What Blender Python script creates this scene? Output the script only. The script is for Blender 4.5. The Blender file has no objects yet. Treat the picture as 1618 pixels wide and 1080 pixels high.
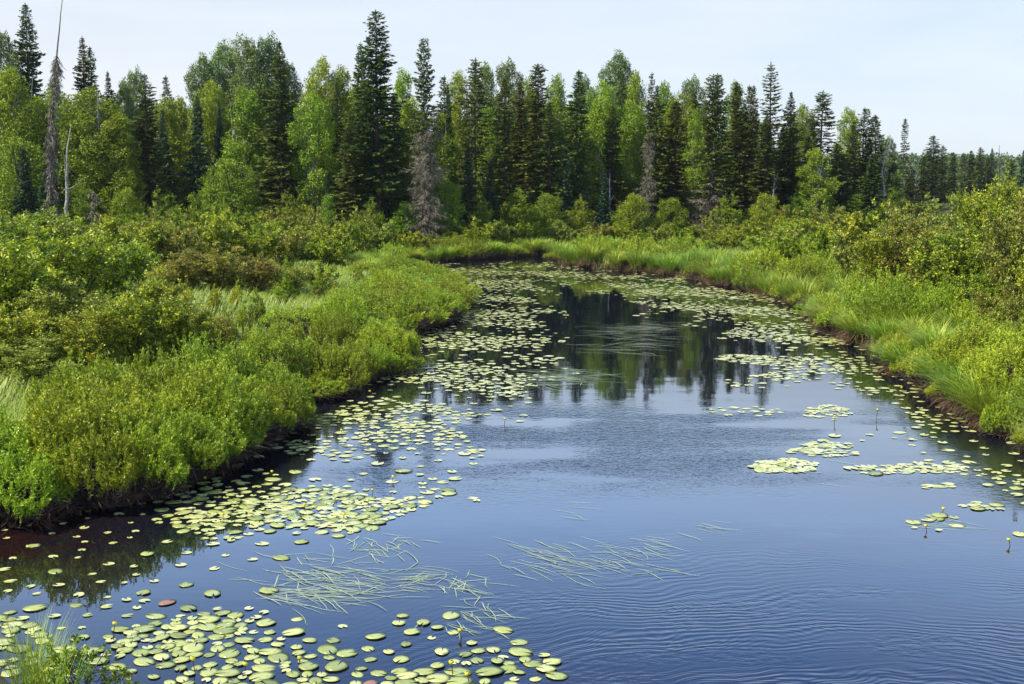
import bpy, math, random
import numpy as np
from mathutils import Vector
R_ = np.random.default_rng
random.seed(4)
sc = bpy.context.scene
col = sc.collection
# ------------------------------------------------------------------ camera
F, HOR, CX, CY, CAMZ = 1950.0, 270.0, 809.0, 540.0, 4.5
TH = math.atan((CY - HOR) / F)
cam = bpy.data.cameras.new('camera'); co = bpy.data.objects.new('camera', cam); col.objects.link(co)
co.location = (0, 0, CAMZ); co.rotation_euler = (math.pi / 2 - TH, 0, 0)
cam.sensor_width = 36; cam.lens = 36 * F / 1618; cam.clip_start = .1; cam.clip_end = 3000
sc.camera = co
# ------------------------------------------------------------------ light
SUN_EL, SUN_AZ = math.radians(50), math.radians(-114)      # azimuth measured from +Y towards +X
sc.view_settings.view_transform = 'Standard'; sc.view_settings.look = 'None'
sc.view_settings.exposure = 0.6; sc.view_settings.gamma = 1
w = bpy.data.worlds.new('World'); sc.world = w; w.use_nodes = True
nt = w.node_tree; nt.nodes.clear()
def N(nt, t, **k):
    n = nt.nodes.new(t)
    for a, b in k.items():
        if a.startswith('_'): n.inputs[a[1:].replace('_', ' ')].default_value = b
        else: setattr(n, a, b)
    return n
L = lambda nt, a, b: nt.links.new(a, b)
sky = N(nt, 'ShaderNodeTexSky', sky_type='NISHITA', sun_disc=False, sun_elevation=SUN_EL, sun_rotation=SUN_AZ,
        altitude=200, air_density=1.0, dust_density=.6, ozone_density=1.6)
tc = N(nt, 'ShaderNodeTexCoord'); mp = N(nt, 'ShaderNodeMapping'); mp.inputs['Scale'].default_value = (1, 1.2, 6)
nz = N(nt, 'ShaderNodeTexNoise', _Scale=2.2, _Detail=5.0, _Roughness=.55, _Distortion=.3)
cr = N(nt, 'ShaderNodeValToRGB'); cr.color_ramp.elements[0].position = .42; cr.color_ramp.elements[1].position = .78
cr.color_ramp.elements[0].color = (0, 0, 0, 1); cr.color_ramp.elements[1].color = (.6, .6, .6, 1)
sx = N(nt, 'ShaderNodeSeparateXYZ')
KS = 1 / .14                                               # colours below are radiance; the Background strength is .14
def skyramp(stops):
    c = N(nt, 'ShaderNodeValToRGB'); e = c.color_ramp.elements
    while len(e) < len(stops): e.new(.5)
    for k_, (p_, q_) in enumerate(stops): e[k_].position = p_; e[k_].color = (q_[0] * KS, q_[1] * KS, q_[2] * KS, 1)
    return c
hiA = skyramp([(0, (.58, .585, .60)), (.15, (.54, .56, .60)), (.20, (.84, 1.04, 1.32)), (.27, (.74, 1.10, 1.75)), (.40, (.15, .36, .95)), (.75, (.04, .09, .26))])     # west, milky
hiB = skyramp([(0, (.48, .55, .64)), (.15, (.45, .53, .65)), (.20, (.74, .97, 1.30)), (.27, (.70, 1.06, 1.75)), (.40, (.15, .36, .95)), (.75, (.04, .09, .26))])     # east, bluer
lx = N(nt, 'ShaderNodeMapRange'); lx.inputs[1].default_value = -.5; lx.inputs[2].default_value = .5
mxh = N(nt, 'ShaderNodeMix', data_type='RGBA'); mxc = N(nt, 'ShaderNodeMix', data_type='RGBA'); mxc.inputs[7].default_value = (.68 * KS, .69 * KS, .72 * KS, 1)
mx = N(nt, 'ShaderNodeMix', data_type='RGBA'); mx.inputs[0].default_value = .85
bg = N(nt, 'ShaderNodeBackground', _Strength=.14); wo = N(nt, 'ShaderNodeOutputWorld')
L(nt, tc.outputs['Generated'], mp.inputs[0]); L(nt, mp.outputs[0], nz.inputs['Vector']); L(nt, nz.outputs['Fac'], cr.inputs[0])
L(nt, tc.outputs['Generated'], sx.inputs[0]); L(nt, sx.outputs['Z'], hiA.inputs[0]); L(nt, sx.outputs['Z'], hiB.inputs[0]); L(nt, sx.outputs['X'], lx.inputs[0])
L(nt, lx.outputs[0], mxh.inputs[0]); L(nt, hiA.outputs[0], mxh.inputs[6]); L(nt, hiB.outputs[0], mxh.inputs[7])
L(nt, cr.outputs[0], mxc.inputs[0]); L(nt, mxh.outputs[2], mxc.inputs[6])
L(nt, sky.outputs[0], mx.inputs[6]); L(nt, mxc.outputs[2], mx.inputs[7]); L(nt, mx.outputs[2], bg.inputs[0]); L(nt, bg.outputs[0], wo.inputs[0])
sl = bpy.data.lights.new('sun', 'SUN'); sl.energy = 5.0; sl.angle = math.radians(.6); sl.color = (1, .94, .82)
so = bpy.data.objects.new('sun', sl); col.objects.link(so)
sd_ = Vector((math.sin(SUN_AZ) * math.cos(SUN_EL), math.cos(SUN_AZ) * math.cos(SUN_EL), math.sin(SUN_EL)))
so.rotation_euler = sd_.to_track_quat('Z', 'Y').to_euler(); so.location = (-20, -8, 40)
cy = sc.cycles
cy.max_bounces = 5; cy.diffuse_bounces = 1; cy.glossy_bounces = 3; cy.transmission_bounces = 3; cy.transparent_max_bounces = 4; cy.volume_bounces = 0
cy.use_denoising = True; cy.caustics_reflective = False; cy.caustics_refractive = False
cy.use_adaptive_sampling = True; cy.adaptive_threshold = .015; cy.sample_clamp_indirect = 6
try: cy.denoiser = 'OPENIMAGEDENOISE'; cy.denoising_prefilter = 'ACCURATE'
except Exception: pass
# ------------------------------------------------------------------ pixel <-> world
cT, sT = math.cos(TH), math.sin(TH)
def ray(px, py): return ((px - CX), F * cT + (CY - py) * sT, -F * sT + (CY - py) * cT)
def G(px, py, z=0.0):
    d = ray(px, py); t = (z - CAMZ) / d[2]; return (d[0] * t, d[1] * t)
def TOP(px, py, Y):
    d = ray(px, py); t = Y / d[1]; return d[0] * t, CAMZ + d[2] * t
def PROJ(x, y, z=0.0):
    x = np.asarray(x, float); y = np.asarray(y, float); z = z - CAMZ
    dep = y * cT - z * sT; up = y * sT + z * cT
    return CX + F * x / dep, CY - F * up / dep
# ------------------------------------------------------------------ river outline and ground height
LB = [(0, 828), (100, 812), (200, 800), (270, 776), (350, 745), (420, 702), (452, 674), (442, 656), (384, 642), (436, 636), (500, 632), (560, 612), (616, 592),
      (628, 575), (600, 562), (534, 549), (596, 540), (660, 528), (700, 508), (726, 485), (722, 463), (690, 444), (652, 427)]
FB = [(612, 419), (680, 413), (760, 409), (830, 405), (885, 402)]
RB = [(885, 408), (880, 416), (950, 425), (1040, 431), (1090, 438), (1150, 452), (1210, 466), (1285, 488), (1295, 503), (1345, 542),
      (1400, 562), (1425, 592), (1500, 622), (1515, 652), (1580, 682), (1618, 708)]
LBw = [G(*p) for p in LB]; FBw = [G(*p) for p in FB]; RBw = [G(*p) for p in RB]
RIV = np.array([(-2.6, -40), (-2.7, 9.0), (-3.5, 10), (-5.5, 11), (-9, 11.7), (-16, 12.2), (-16, 15.6), (-10, 16)] + LBw + FBw +
               [G(960, 399), G(1100, 399), G(1100, 405), G(960, 406)] + RBw + [(8.9, 15.5), (9.2, 10), (9.2, -40)])
def sdf(x, y):                                             # positive on land
    x = np.asarray(x, float); y = np.asarray(y, float)
    d = np.full(x.shape, 1e9); ins = np.zeros(x.shape, bool); n = len(RIV)
    for i in range(n):
        ax, ay = RIV[i]; bx, by = RIV[(i + 1) % n]
        ex, ey = bx - ax, by - ay; wx, wy = x - ax, y - ay
        t = np.clip((wx * ex + wy * ey) / (ex * ex + ey * ey), 0, 1)
        d = np.minimum(d, (wx - ex * t) ** 2 + (wy - ey * t) ** 2)
        c = ((ay > y) != (by > y))
        with np.errstate(divide='ignore', invalid='ignore'):
            xi = ax + (y - ay) * ex / (ey if ey else 1e-9)
        ins ^= (c & (x < xi))
    d = np.sqrt(d) + .12 * np.sin(3.1 * x + 1.3 * y) * np.sin(2.3 * y - x) + .06 * np.sin(8 * x) * np.sin(7 * y)
    return np.where(ins, -d, d)
def sm(t): t = np.clip(t, 0, 1); return t * t * (3 - 2 * t)
def gz(x, y):
    s = sdf(x, y); x = np.asarray(x, float); y = np.asarray(y, float)
    land = .18 * sm(s / .4) + .28 * sm(s / 9) + .06 * np.sin(x * .9 + y * .4) * np.sin(y * .7 - 1) + .03 * np.sin(3 * x) * np.sin(2.7 * y) \
        + 3.0 * sm((y - 150) / 200)
    near = np.clip((6.5 - y) / 6, 0, 1); land = land + .0 * near
    return np.where(s > 0, land, np.maximum(s * .9, -.9))
# ------------------------------------------------------------------ materials
def base_mat(name):
    m = bpy.data.materials.new(name); m.use_nodes = True; n = m.node_tree; n.nodes.clear()
    return m, n, N(n, 'ShaderNodeOutputMaterial')
def ramp(n, cols):
    r = N(n, 'ShaderNodeValToRGB'); e = r.color_ramp.elements
    while len(e) < len(cols): e.new(.5)
    for i, c in enumerate(cols):
        e[i].position = i / (len(cols) - 1); e[i].color = (*c, 1)
    return r
def leafmat(name, cols, trans=.35, rough=.45, spec=.35, hue=.03, val=.28, tcol=(1.25, 1.15, .55)):
    m, n, o = base_mat(name)
    at = N(n, 'ShaderNodeAttribute', attribute_name='tint'); r = ramp(n, cols); L(n, at.outputs['Fac'], r.inputs[0])
    oi = N(n, 'ShaderNodeObjectInfo')
    h = N(n, 'ShaderNodeHueSaturation')
    a = N(n, 'ShaderNodeMapRange'); a.inputs[3].default_value = .5 - hue; a.inputs[4].default_value = .5 + hue
    b = N(n, 'ShaderNodeMapRange'); b.inputs[3].default_value = 1 - val / 2; b.inputs[4].default_value = 1 + val / 2
    q = N(n, 'ShaderNodeMath', operation='FRACT'); q2 = N(n, 'ShaderNodeMath', operation='MULTIPLY', ); q2.inputs[1].default_value = 7.31
    L(n, oi.outputs['Random'], a.inputs[0]); L(n, oi.outputs['Random'], q2.inputs[0]); L(n, q2.outputs[0], q.inputs[0]); L(n, q.outputs[0], b.inputs[0])
    L(n, a.outputs[0], h.inputs['Hue']); L(n, b.outputs[0], h.inputs['Value']); L(n, r.outputs[0], h.inputs['Color'])
    p = N(n, 'ShaderNodeBsdfPrincipled', _Roughness=rough); p.inputs['Specular IOR Level'].default_value = spec
    L(n, h.outputs[0], p.inputs['Base Color'])
    if trans > 0:
        t = N(n, 'ShaderNodeBsdfTranslucent'); v = N(n, 'ShaderNodeMix', data_type='RGBA', blend_type='MULTIPLY'); v.inputs[0].default_value = 1
        v.inputs[7].default_value = (*tcol, 1); L(n, h.outputs[0], v.inputs[6]); L(n, v.outputs[2], t.inputs[0])
        x = N(n, 'ShaderNodeMixShader'); x.inputs[0].default_value = trans
        L(n, p.outputs[0], x.inputs[1]); L(n, t.outputs[0], x.inputs[2]); L(n, x.outputs[0], o.inputs[0])
    else: L(n, p.outputs[0], o.inputs[0])
    return m
def noisemat(name, cols, scale=6, rough=.85, bump=0, stretch=(1, 1, 1), detail=6, spec=.3):
    m, n, o = base_mat(name)
    c = N(n, 'ShaderNodeTexCoord'); mp = N(n, 'ShaderNodeMapping'); mp.inputs['Scale'].default_value = stretch
    z = N(n, 'ShaderNodeTexNoise', _Scale=scale, _Detail=detail, _Roughness=.65); r = ramp(n, cols)
    L(n, c.outputs['Object'], mp.inputs[0]); L(n, mp.outputs[0], z.inputs['Vector'])
    mr = N(n, 'ShaderNodeMapRange'); mr.inputs[1].default_value = .28; mr.inputs[2].default_value = .72
    L(n, z.outputs['Fac'], mr.inputs[0]); L(n, mr.outputs[0], r.inputs[0])
    p = N(n, 'ShaderNodeBsdfPrincipled', _Roughness=rough); p.inputs['Specular IOR Level'].default_value = spec
    L(n, r.outputs[0], p.inputs['Base Color'])
    if bump:
        b = N(n, 'ShaderNodeBump', _Strength=1.0, _Distance=bump); L(n, z.outputs['Fac'], b.inputs['Height']); L(n, b.outputs[0], p.inputs['Normal'])
    L(n, p.outputs[0], o.inputs[0]); return m
M = {}
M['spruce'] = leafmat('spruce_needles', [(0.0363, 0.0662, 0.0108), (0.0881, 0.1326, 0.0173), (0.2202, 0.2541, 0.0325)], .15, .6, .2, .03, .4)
M['spruce_warm'] = leafmat('old_spruce_needles', [(0.0481, 0.0725, 0.0147), (0.1146, 0.1449, 0.0245), (0.231, 0.2616, 0.0514)], .15, .6, .15, .025, .35)
M['fir'] = leafmat('fir_needles', [(0.0196, 0.0522, 0.0228), (0.047, 0.1079, 0.0431), (0.1273, 0.2088, 0.0735)], .12, .55, .25, .02, .4)
M['aspen'] = leafmat('aspen_leaves', [(0.0875, 0.15, 0.0345), (0.1625, 0.25, 0.0633), (0.275, 0.3625, 0.1265)], .26, .5, .25, .02, .3)
M['birch'] = leafmat('birch_leaves', [(0.102, 0.1755, 0.0129), (0.2167, 0.3172, 0.0221), (0.3697, 0.459, 0.046)], .26, .5, .2, .022, .3)
M['alder'] = leafmat('alder_leaves', [(0.0604, 0.1121, 0.0065), (0.2331, 0.3164, 0.013), (0.5697, 0.5967, 0.0538)], .26, .45, .3, .022, .3)
M['alder_brown'] = leafmat('russet_alder_leaves', [(0.1344, 0.1411, 0.0219), (0.2856, 0.2728, 0.0364), (0.4704, 0.4704, 0.085)], .26, .45, .3, .02, .25)
M['willow'] = leafmat('willow_leaves', [(0.0963, 0.126, 0.0173), (0.275, 0.3289, 0.0345), (0.495, 0.532, 0.115)], .26, .45, .3, .02, .3)
M['gale'] = leafmat('sweet_gale_leaves', [(0.1114, 0.1814, 0.0112), (0.2822, 0.378, 0.0223), (0.4901, 0.5594, 0.0559)], .26, .45, .3, .018, .45)
M['sedge'] = leafmat('sedge_blades', [(0.1444, 0.2345, 0.0241), (0.2743, 0.4008, 0.0418), (0.4909, 0.5747, 0.1207)], .26, .45, .3, .025, .3)
M['straw'] = leafmat('dead_sedge', [(.055, .030, .018), (.13, .075, .045), (.25, .17, .10)], .1, .8, .1, .015, .3)
M['forb'] = leafmat('forb_leaves', [(0.184, 0.253, 0.0148), (0.3105, 0.3795, 0.0254), (0.46, 0.4945, 0.0635)], .42, .45, .25, .02, .2)
M['twig'] = leafmat('dead_twigs', [(.030, .020, .016), (.075, .052, .042), (.16, .12, .10)], 0, .85, .15, .01, .3)
M['lichen'] = leafmat('lichened_dead_twigs', [(0.0886, 0.0727, 0.0505), (0.1852, 0.1593, 0.1158), (0.3381, 0.3118, 0.2302)], 0, .9, .1, .015, .25)
M['bark'] = noisemat('spruce_bark', [(.045, .032, .024), (.10, .078, .062), (.17, .14, .12)], 9, .9, .02, (1, 1, .25))
M['stem'] = noisemat('shrub_bark', [(.030, .022, .018), (.075, .060, .048)], 12, .8)
M['birchbark'] = noisemat('white_birch_bark', [(.05, .042, .038), (.36, .34, .31), (.52, .50, .46)], 5, .7, 0, (1, 1, 3.5), 3)
M['aspenbark'] = noisemat('pale_aspen_bark', [(.14, .13, .10), (.33, .32, .26), (.45, .44, .37)], 5, .8, 0, (1, 1, 1.5), 4)
M['snag'] = noisemat('weathered_snag_wood', [(.05, .036, .034), (.12, .092, .086), (.22, .19, .18)], 6, .9, .02, (1, 1, .2))
M['ribbon'] = leafmat('ribbon_leaves', [(.22, .29, .15), (.33, .41, .22), (.45, .52, .30)], .1, .3, .5, 0, 0)
M['petal'] = leafmat('yellow_petals', [(.55, .44, .012), (.72, .62, .02), (.82, .74, .05)], .2, .35, .4, 0, .1)
M['stalk'] = leafmat('dark_stalks', [(.02, .016, .01), (.045, .035, .02), (.07, .07, .03)], 0, .5, .4, 0, .1)
M['padred'] = noisemat('reddened_pad_skin', [(.16, .09, .05), (.30, .15, .09), (.30, .24, .10)], 9, .35)
def padmat():
    m, n, o = base_mat('lily_pad_skin')
    at = N(n, 'ShaderNodeAttribute', attribute_name='tint')
    r = ramp(n, [(.15, .19, .04), (.27, .32, .08), (.38, .425, .12), (.49, .52, .18), (.54, .55, .23)])
    oi = N(n, 'ShaderNodeObjectInfo')
    a = N(n, 'ShaderNodeMath', operation='MULTIPLY_ADD'); a.inputs[1].default_value = .6; L(n, oi.outputs['Random'], a.inputs[0]); L(n, at.outputs['Fac'], a.inputs[2])
    s = N(n, 'ShaderNodeMath', operation='SUBTRACT', use_clamp=True); s.inputs[1].default_value = .32; L(n, a.outputs[0], s.inputs[0]); L(n, s.outputs[0], r.inputs[0])
    c = N(n, 'ShaderNodeTexCoord'); z = N(n, 'ShaderNodeTexNoise', _Scale=22.0, _Detail=4.0); L(n, c.outputs['Object'], z.inputs['Vector'])
    k = N(n, 'ShaderNodeMapRange'); k.inputs[1].default_value = .3; k.inputs[2].default_value = .7; k.inputs[3].default_value = .82; k.inputs[4].default_value = 1.12
    L(n, z.outputs['Fac'], k.inputs[0])
    h = N(n, 'ShaderNodeHueSaturation'); L(n, r.outputs[0], h.inputs['Color']); L(n, k.outputs[0], h.inputs['Value'])
    p = N(n, 'ShaderNodeBsdfPrincipled', _Roughness=.3); p.inputs['Specular IOR Level'].default_value = .5
    g_ = N(n, 'ShaderNodeNewGeometry'); z2 = N(n, 'ShaderNodeTexNoise', _Scale=26.0, _Detail=3.0); L(n, g_.outputs['Position'], z2.inputs['Vector'])
    k2 = N(n, 'ShaderNodeMapRange'); k2.inputs[1].default_value = .60; k2.inputs[2].default_value = .72; k2.inputs[4].default_value = .85; L(n, z2.outputs['Fac'], k2.inputs[0])
    mb = N(n, 'ShaderNodeMix', data_type='RGBA'); mb.inputs[7].default_value = (.20, .15, .06, 1); L(n, k2.outputs[0], mb.inputs[0]); L(n, h.outputs[0], mb.inputs[6])
    z3 = N(n, 'ShaderNodeTexNoise', _Scale=2.3, _Detail=2.0); L(n, g_.outputs['Position'], z3.inputs['Vector'])
    k3 = N(n, 'ShaderNodeMapRange'); k3.inputs[1].default_value = .35; k3.inputs[2].default_value = .65; k3.inputs[3].default_value = .12; k3.inputs[4].default_value = .5; L(n, z3.outputs['Fac'], k3.inputs[0]); L(n, k3.outputs[0], p.inputs['Roughness'])
    L(n, mb.outputs[2], p.inputs['Base Color']); L(n, p.outputs[0], o.inputs[0]); return m
M['pad'] = padmat()
# ------------------------------------------------------------------ mesh accumulators
class Acc:
    def __init__(s): s.v = []; s.q = []; s.t = []; s.n = 0
    def quads(s, P, tint):                                 # P: (k,4,3)
        k = len(P)
        if not k: return
        s.v.append(P.reshape(-1, 3)); s.q.append(np.arange(k * 4).reshape(k, 4) + s.n); s.t.append(np.broadcast_to(tint, (k,)).astype(np.float32)); s.n += 4 * k
    def raw(s, V, Q, tint):
        s.v.append(np.asarray(V, float)); s.q.append(np.asarray(Q, int) + s.n); s.t.append(np.broadcast_to(tint, (len(Q),)).astype(np.float32)); s.n += len(V)
    def mesh(s, name, mat, smooth=False):
        me = bpy.data.meshes.new(name); V = np.concatenate(s.v).astype(np.float32); Q = np.concatenate(s.q).astype(np.int32)
        T = np.concatenate(s.t)
        me.vertices.add(len(V)); me.vertices.foreach_set('co', V.ravel())
        me.loops.add(Q.size); me.loops.foreach_set('vertex_index', Q.ravel())
        me.polygons.add(len(Q)); me.polygons.foreach_set('loop_start', np.arange(len(Q), dtype=np.int32) * 4)
        me.polygons.foreach_set('use_smooth', np.full(len(Q), smooth, bool))
        a = me.attributes.new('tint', 'FLOAT', 'FACE'); a.data.foreach_set('value', T)
        me.update(calc_edges=True); me.materials.append(M[mat]); return me
def unit(v): return v / np.maximum(np.linalg.norm(v, axis=-1, keepdims=True), 1e-9)
def diamonds(acc, C, D, length, width, tint, rng, up=0.0, wide=.5):
    """leaf-shaped quads: start C, direction D (unit), random roll, optional bias of the face normal to +Z"""
    k = len(C); length = np.broadcast_to(length, (k,))[:, None]; width = np.broadcast_to(width, (k,))[:, None]
    nrm = rng.normal(size=(k, 3)); nrm[:, 2] += up; B = unit(np.cross(D, nrm))
    P = np.empty((k, 4, 3)); P[:, 0] = C; P[:, 2] = C + D * length
    mid = C + D * length * wide; P[:, 1] = mid + B * width * .5; P[:, 3] = mid - B * width * .5
    acc.quads(P, tint)
def tube(acc, pts, rad, sides=6, tint=.5):
    pts = np.asarray(pts, float); k = len(pts); rad = np.broadcast_to(rad, (k,))
    T = unit(np.gradient(pts, axis=0)); ref = np.array([.13, .97, .2]); A = unit(np.cross(T, ref)); B = np.cross(T, A)
    th = np.arange(sides) * 2 * np.pi / sides
    V = pts[:, None] + rad[:, None, None] * (np.cos(th)[None, :, None] * A[:, None] + np.sin(th)[None, :, None] * B[:, None])
    i = np.arange(k - 1)[:, None] * sides; j = np.arange(sides)[None]; j2 = (j + 1) % sides
    Q = np.stack([i + j, i + j2, i + sides + j2, i + sides + j], -1).reshape(-1, 4)
    acc.raw(V.reshape(-1, 3), Q, tint)
def bez(a, b, c, k):
    t = np.linspace(0, 1, k)[:, None]; a, b, c = map(np.asarray, (a, b, c)); return (1 - t) ** 2 * a + 2 * t * (1 - t) * b + t * t * c
# ------------------------------------------------------------------ objects
def props(o, label=None, cat=None, group=None, kind=None):
    if label: o['label'] = label
    if cat: o['category'] = cat
    if group: o['group'] = group
    if kind: o['kind'] = kind
def ob(name, me, parent=None, mat=None):
    o = bpy.data.objects.new(name, me); col.objects.link(o)
    if parent: o.parent = parent
    if mat: 
        o.material_slots[0].link = 'OBJECT'; o.material_slots[0].material = M[mat]
    return o
THINGS = []
def place(name, parts, loc, rot, scl, label, cat, group, tilt=(0, 0)):
    """one thing: an Empty at its base with one child per part; copies share mesh data"""
    r = bpy.data.objects.new(name, None); r.empty_display_size = .2; col.objects.link(r)
    r.location = loc; r.rotation_euler = (tilt[0], tilt[1], rot); r.scale = scl if hasattr(scl, '__len__') else (scl,) * 3
    for p in parts: ob(p[0], p[1], r, p[2] if len(p) > 2 else None)
    props(r, label, cat, group); THINGS.append(r); return r
# ------------------------------------------------------------------ ground and water
def axis(segs):
    a = []
    for lo, hi, st in segs: a += list(np.arange(lo, hi, st))
    return np.array(a + [segs[-1][1]])
gx = axis([(-560, -200, 40), (-200, -60, 10), (-60, -18, 1.2), (-18, 16, .22), (16, 60, 1.2), (60, 200, 10), (200, 560, 40)])
gy = axis([(-180, -40, 20), (-40, 6, 2), (6, 72, .24), (72, 112, .9), (112, 200, 5), (200, 590, 15)])
X, Y = np.meshgrid(gx, gy); Z = gz(X.ravel(), Y.ravel())
nx, ny = len(gx), len(gy)
i = (np.arange(ny - 1)[:, None] * nx + np.arange(nx - 1)[None]).ravel()
a = Acc(); a.raw(np.stack([X.ravel(), Y.ravel(), Z], 1), np.stack([i, i + 1, i + nx + 1, i + nx], 1), .5)
M['soil'] = noisemat('peat_and_moss', [(.012, .009, .006), (.035, .028, .014), (.045, .055, .016), (.03, .022, .014)], 2.2, .95, .04)
g = ob('ground', a.mesh('ground', 'soil', True)); props(g, kind='structure')
def watermat():
    m, n, o = base_mat('river_water')
    c = N(n, 'ShaderNodeTexCoord'); P_ = c.outputs['Object']; s = N(n, 'ShaderNodeSeparateXYZ'); L(n, P_, s.inputs[0])
    def mth(op, a, b=None, cl=False):
        k = N(n, 'ShaderNodeMath', operation=op, use_clamp=cl)
        for i_, v in enumerate((a, b)):
            if v is None: continue
            if isinstance(v, (int, float)): k.inputs[i_].default_value = v
            else: L(n, v, k.inputs[i_])
        return k.outputs[0]
    def noise(scale, det=2.0, stretch=(1, 1, 1), rot=0, dist=0.0):
        mp = N(n, 'ShaderNodeMapping'); mp.inputs['Scale'].default_value = stretch; mp.inputs['Rotation'].default_value = (0, 0, rot)
        z = N(n, 'ShaderNodeTexNoise', _Scale=scale, _Detail=det, _Roughness=.5, _Distortion=dist); L(n, P_, mp.inputs[0]); L(n, mp.outputs[0], z.inputs['Vector']); return z.outputs['Fac']
    def rng_(v, a0, a1, b0=0.0, b1=1.0):
        k = N(n, 'ShaderNodeMapRange', interpolation_type='SMOOTHSTEP'); L(n, v, k.inputs[0])
        for i_, q in enumerate((a0, a1, b0, b1)): k.inputs[i_ + 1].default_value = q
        return k.outputs[0]
    def dist(cx, cy_):
        dx = mth('SUBTRACT', s.outputs['X'], cx); dy = mth('SUBTRACT', s.outputs['Y'], cy_)
        return mth('SQRT', mth('ADD', mth('MULTIPLY', dx, dx), mth('MULTIPLY', dy, dy)))
    d1 = dist(3.3, 4.2); warp = mth('ADD', mth('MULTIPLY', noise(.45, 2.0), 1.5), mth('MULTIPLY', noise(2.2, 2.0), .16))
    ring = mth('SINE', mth('MULTIPLY', mth('ADD', d1, warp), 2 * math.pi / .115))
    ring2 = mth('SINE', mth('MULTIPLY', mth('ADD', d1, mth('MULTIPLY', noise(.8, 2.0), 1.3)), 2 * math.pi / .067))
    rm = mth('MULTIPLY', rng_(d1, 12.2, 6.2), rng_(noise(.7, 2.0, (.5, 1.6, 1)), .36, .62, .06, 1))
    rm = mth('MULTIPLY', rm, rng_(s.outputs['X'], -2.6, 1.2))
    ring = mth('MULTIPLY', mth('ADD', ring, mth('MULTIPLY', ring2, .45)), mth('MULTIPLY', rm, .00085))
    band = mth('MULTIPLY', rng_(s.outputs['Y'], 15.5, 19), rng_(s.outputs['Y'], 24.5, 21.5))
    band = mth('MULTIPLY', band, mth('MULTIPLY', rng_(s.outputs['X'], -4.0, -1.5), rng_(noise(.5, 2.0, (.5, 1.5, 1)), .35, .6)))
    gust = mth('MULTIPLY', mth('MULTIPLY', rng_(noise(.75, 3.0, (.7, 1.5, 1), .5), .50, .62), rng_(s.outputs['Y'], 15, 12)), rng_(s.outputs['X'], -1.5, .5))
    band = mth('ADD', band, mth('MULTIPLY', gust, .35))
    fine = mth('MULTIPLY', mth('SUBTRACT', noise(9.0, 3.0, (.8, 1.3, 1), .2), .5), mth('ADD', mth('MULTIPLY', band, .013), .0002))
    far = mth('MULTIPLY', mth('SUBTRACT', noise(3.4, 2.0, (.45, 1.5, 1)), .5), .0006)
    slow = mth('MULTIPLY', mth('SUBTRACT', noise(.9, 1.0), .5), .003)
    h = mth('ADD', mth('ADD', ring, fine), mth('ADD', far, slow))
    b = N(n, 'ShaderNodeBump', _Strength=1.0, _Distance=1.0); L(n, h, b.inputs['Height'])
    mx = N(n, 'ShaderNodeMix', data_type='RGBA'); mx.inputs[6].default_value = (.005, .007, .012, 1); mx.inputs[7].default_value = (.020, .006, .003, 1)
    shal = mth('MULTIPLY', rng_(dist(-7.6, 14.4), 3.8, .7), rng_(noise(2.2, 3.0), .3, .65, .3, 1)); L(n, shal, mx.inputs[0])
    p = N(n, 'ShaderNodeBsdfPrincipled', _Roughness=.015, _IOR=1.6); L(n, mx.outputs[2], p.inputs['Base Color']); L(n, b.outputs[0], p.inputs['Normal'])
    L(n, p.outputs[0], o.inputs[0]); return m
M['water'] = watermat()
a = Acc(); xs = [-60, -20, 0, 20, 60]; ys = [-60, 0, 25, 50, 78]
a.raw([(x, y, 0) for y in ys for x in xs], [(j * 5 + i, j * 5 + i + 1, j * 5 + i + 6, j * 5 + i + 5) for j in range(4) for i in range(4)], .5)
wt = ob('river_water', a.mesh('river_water', 'water')); props(wt, kind='structure')
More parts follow.
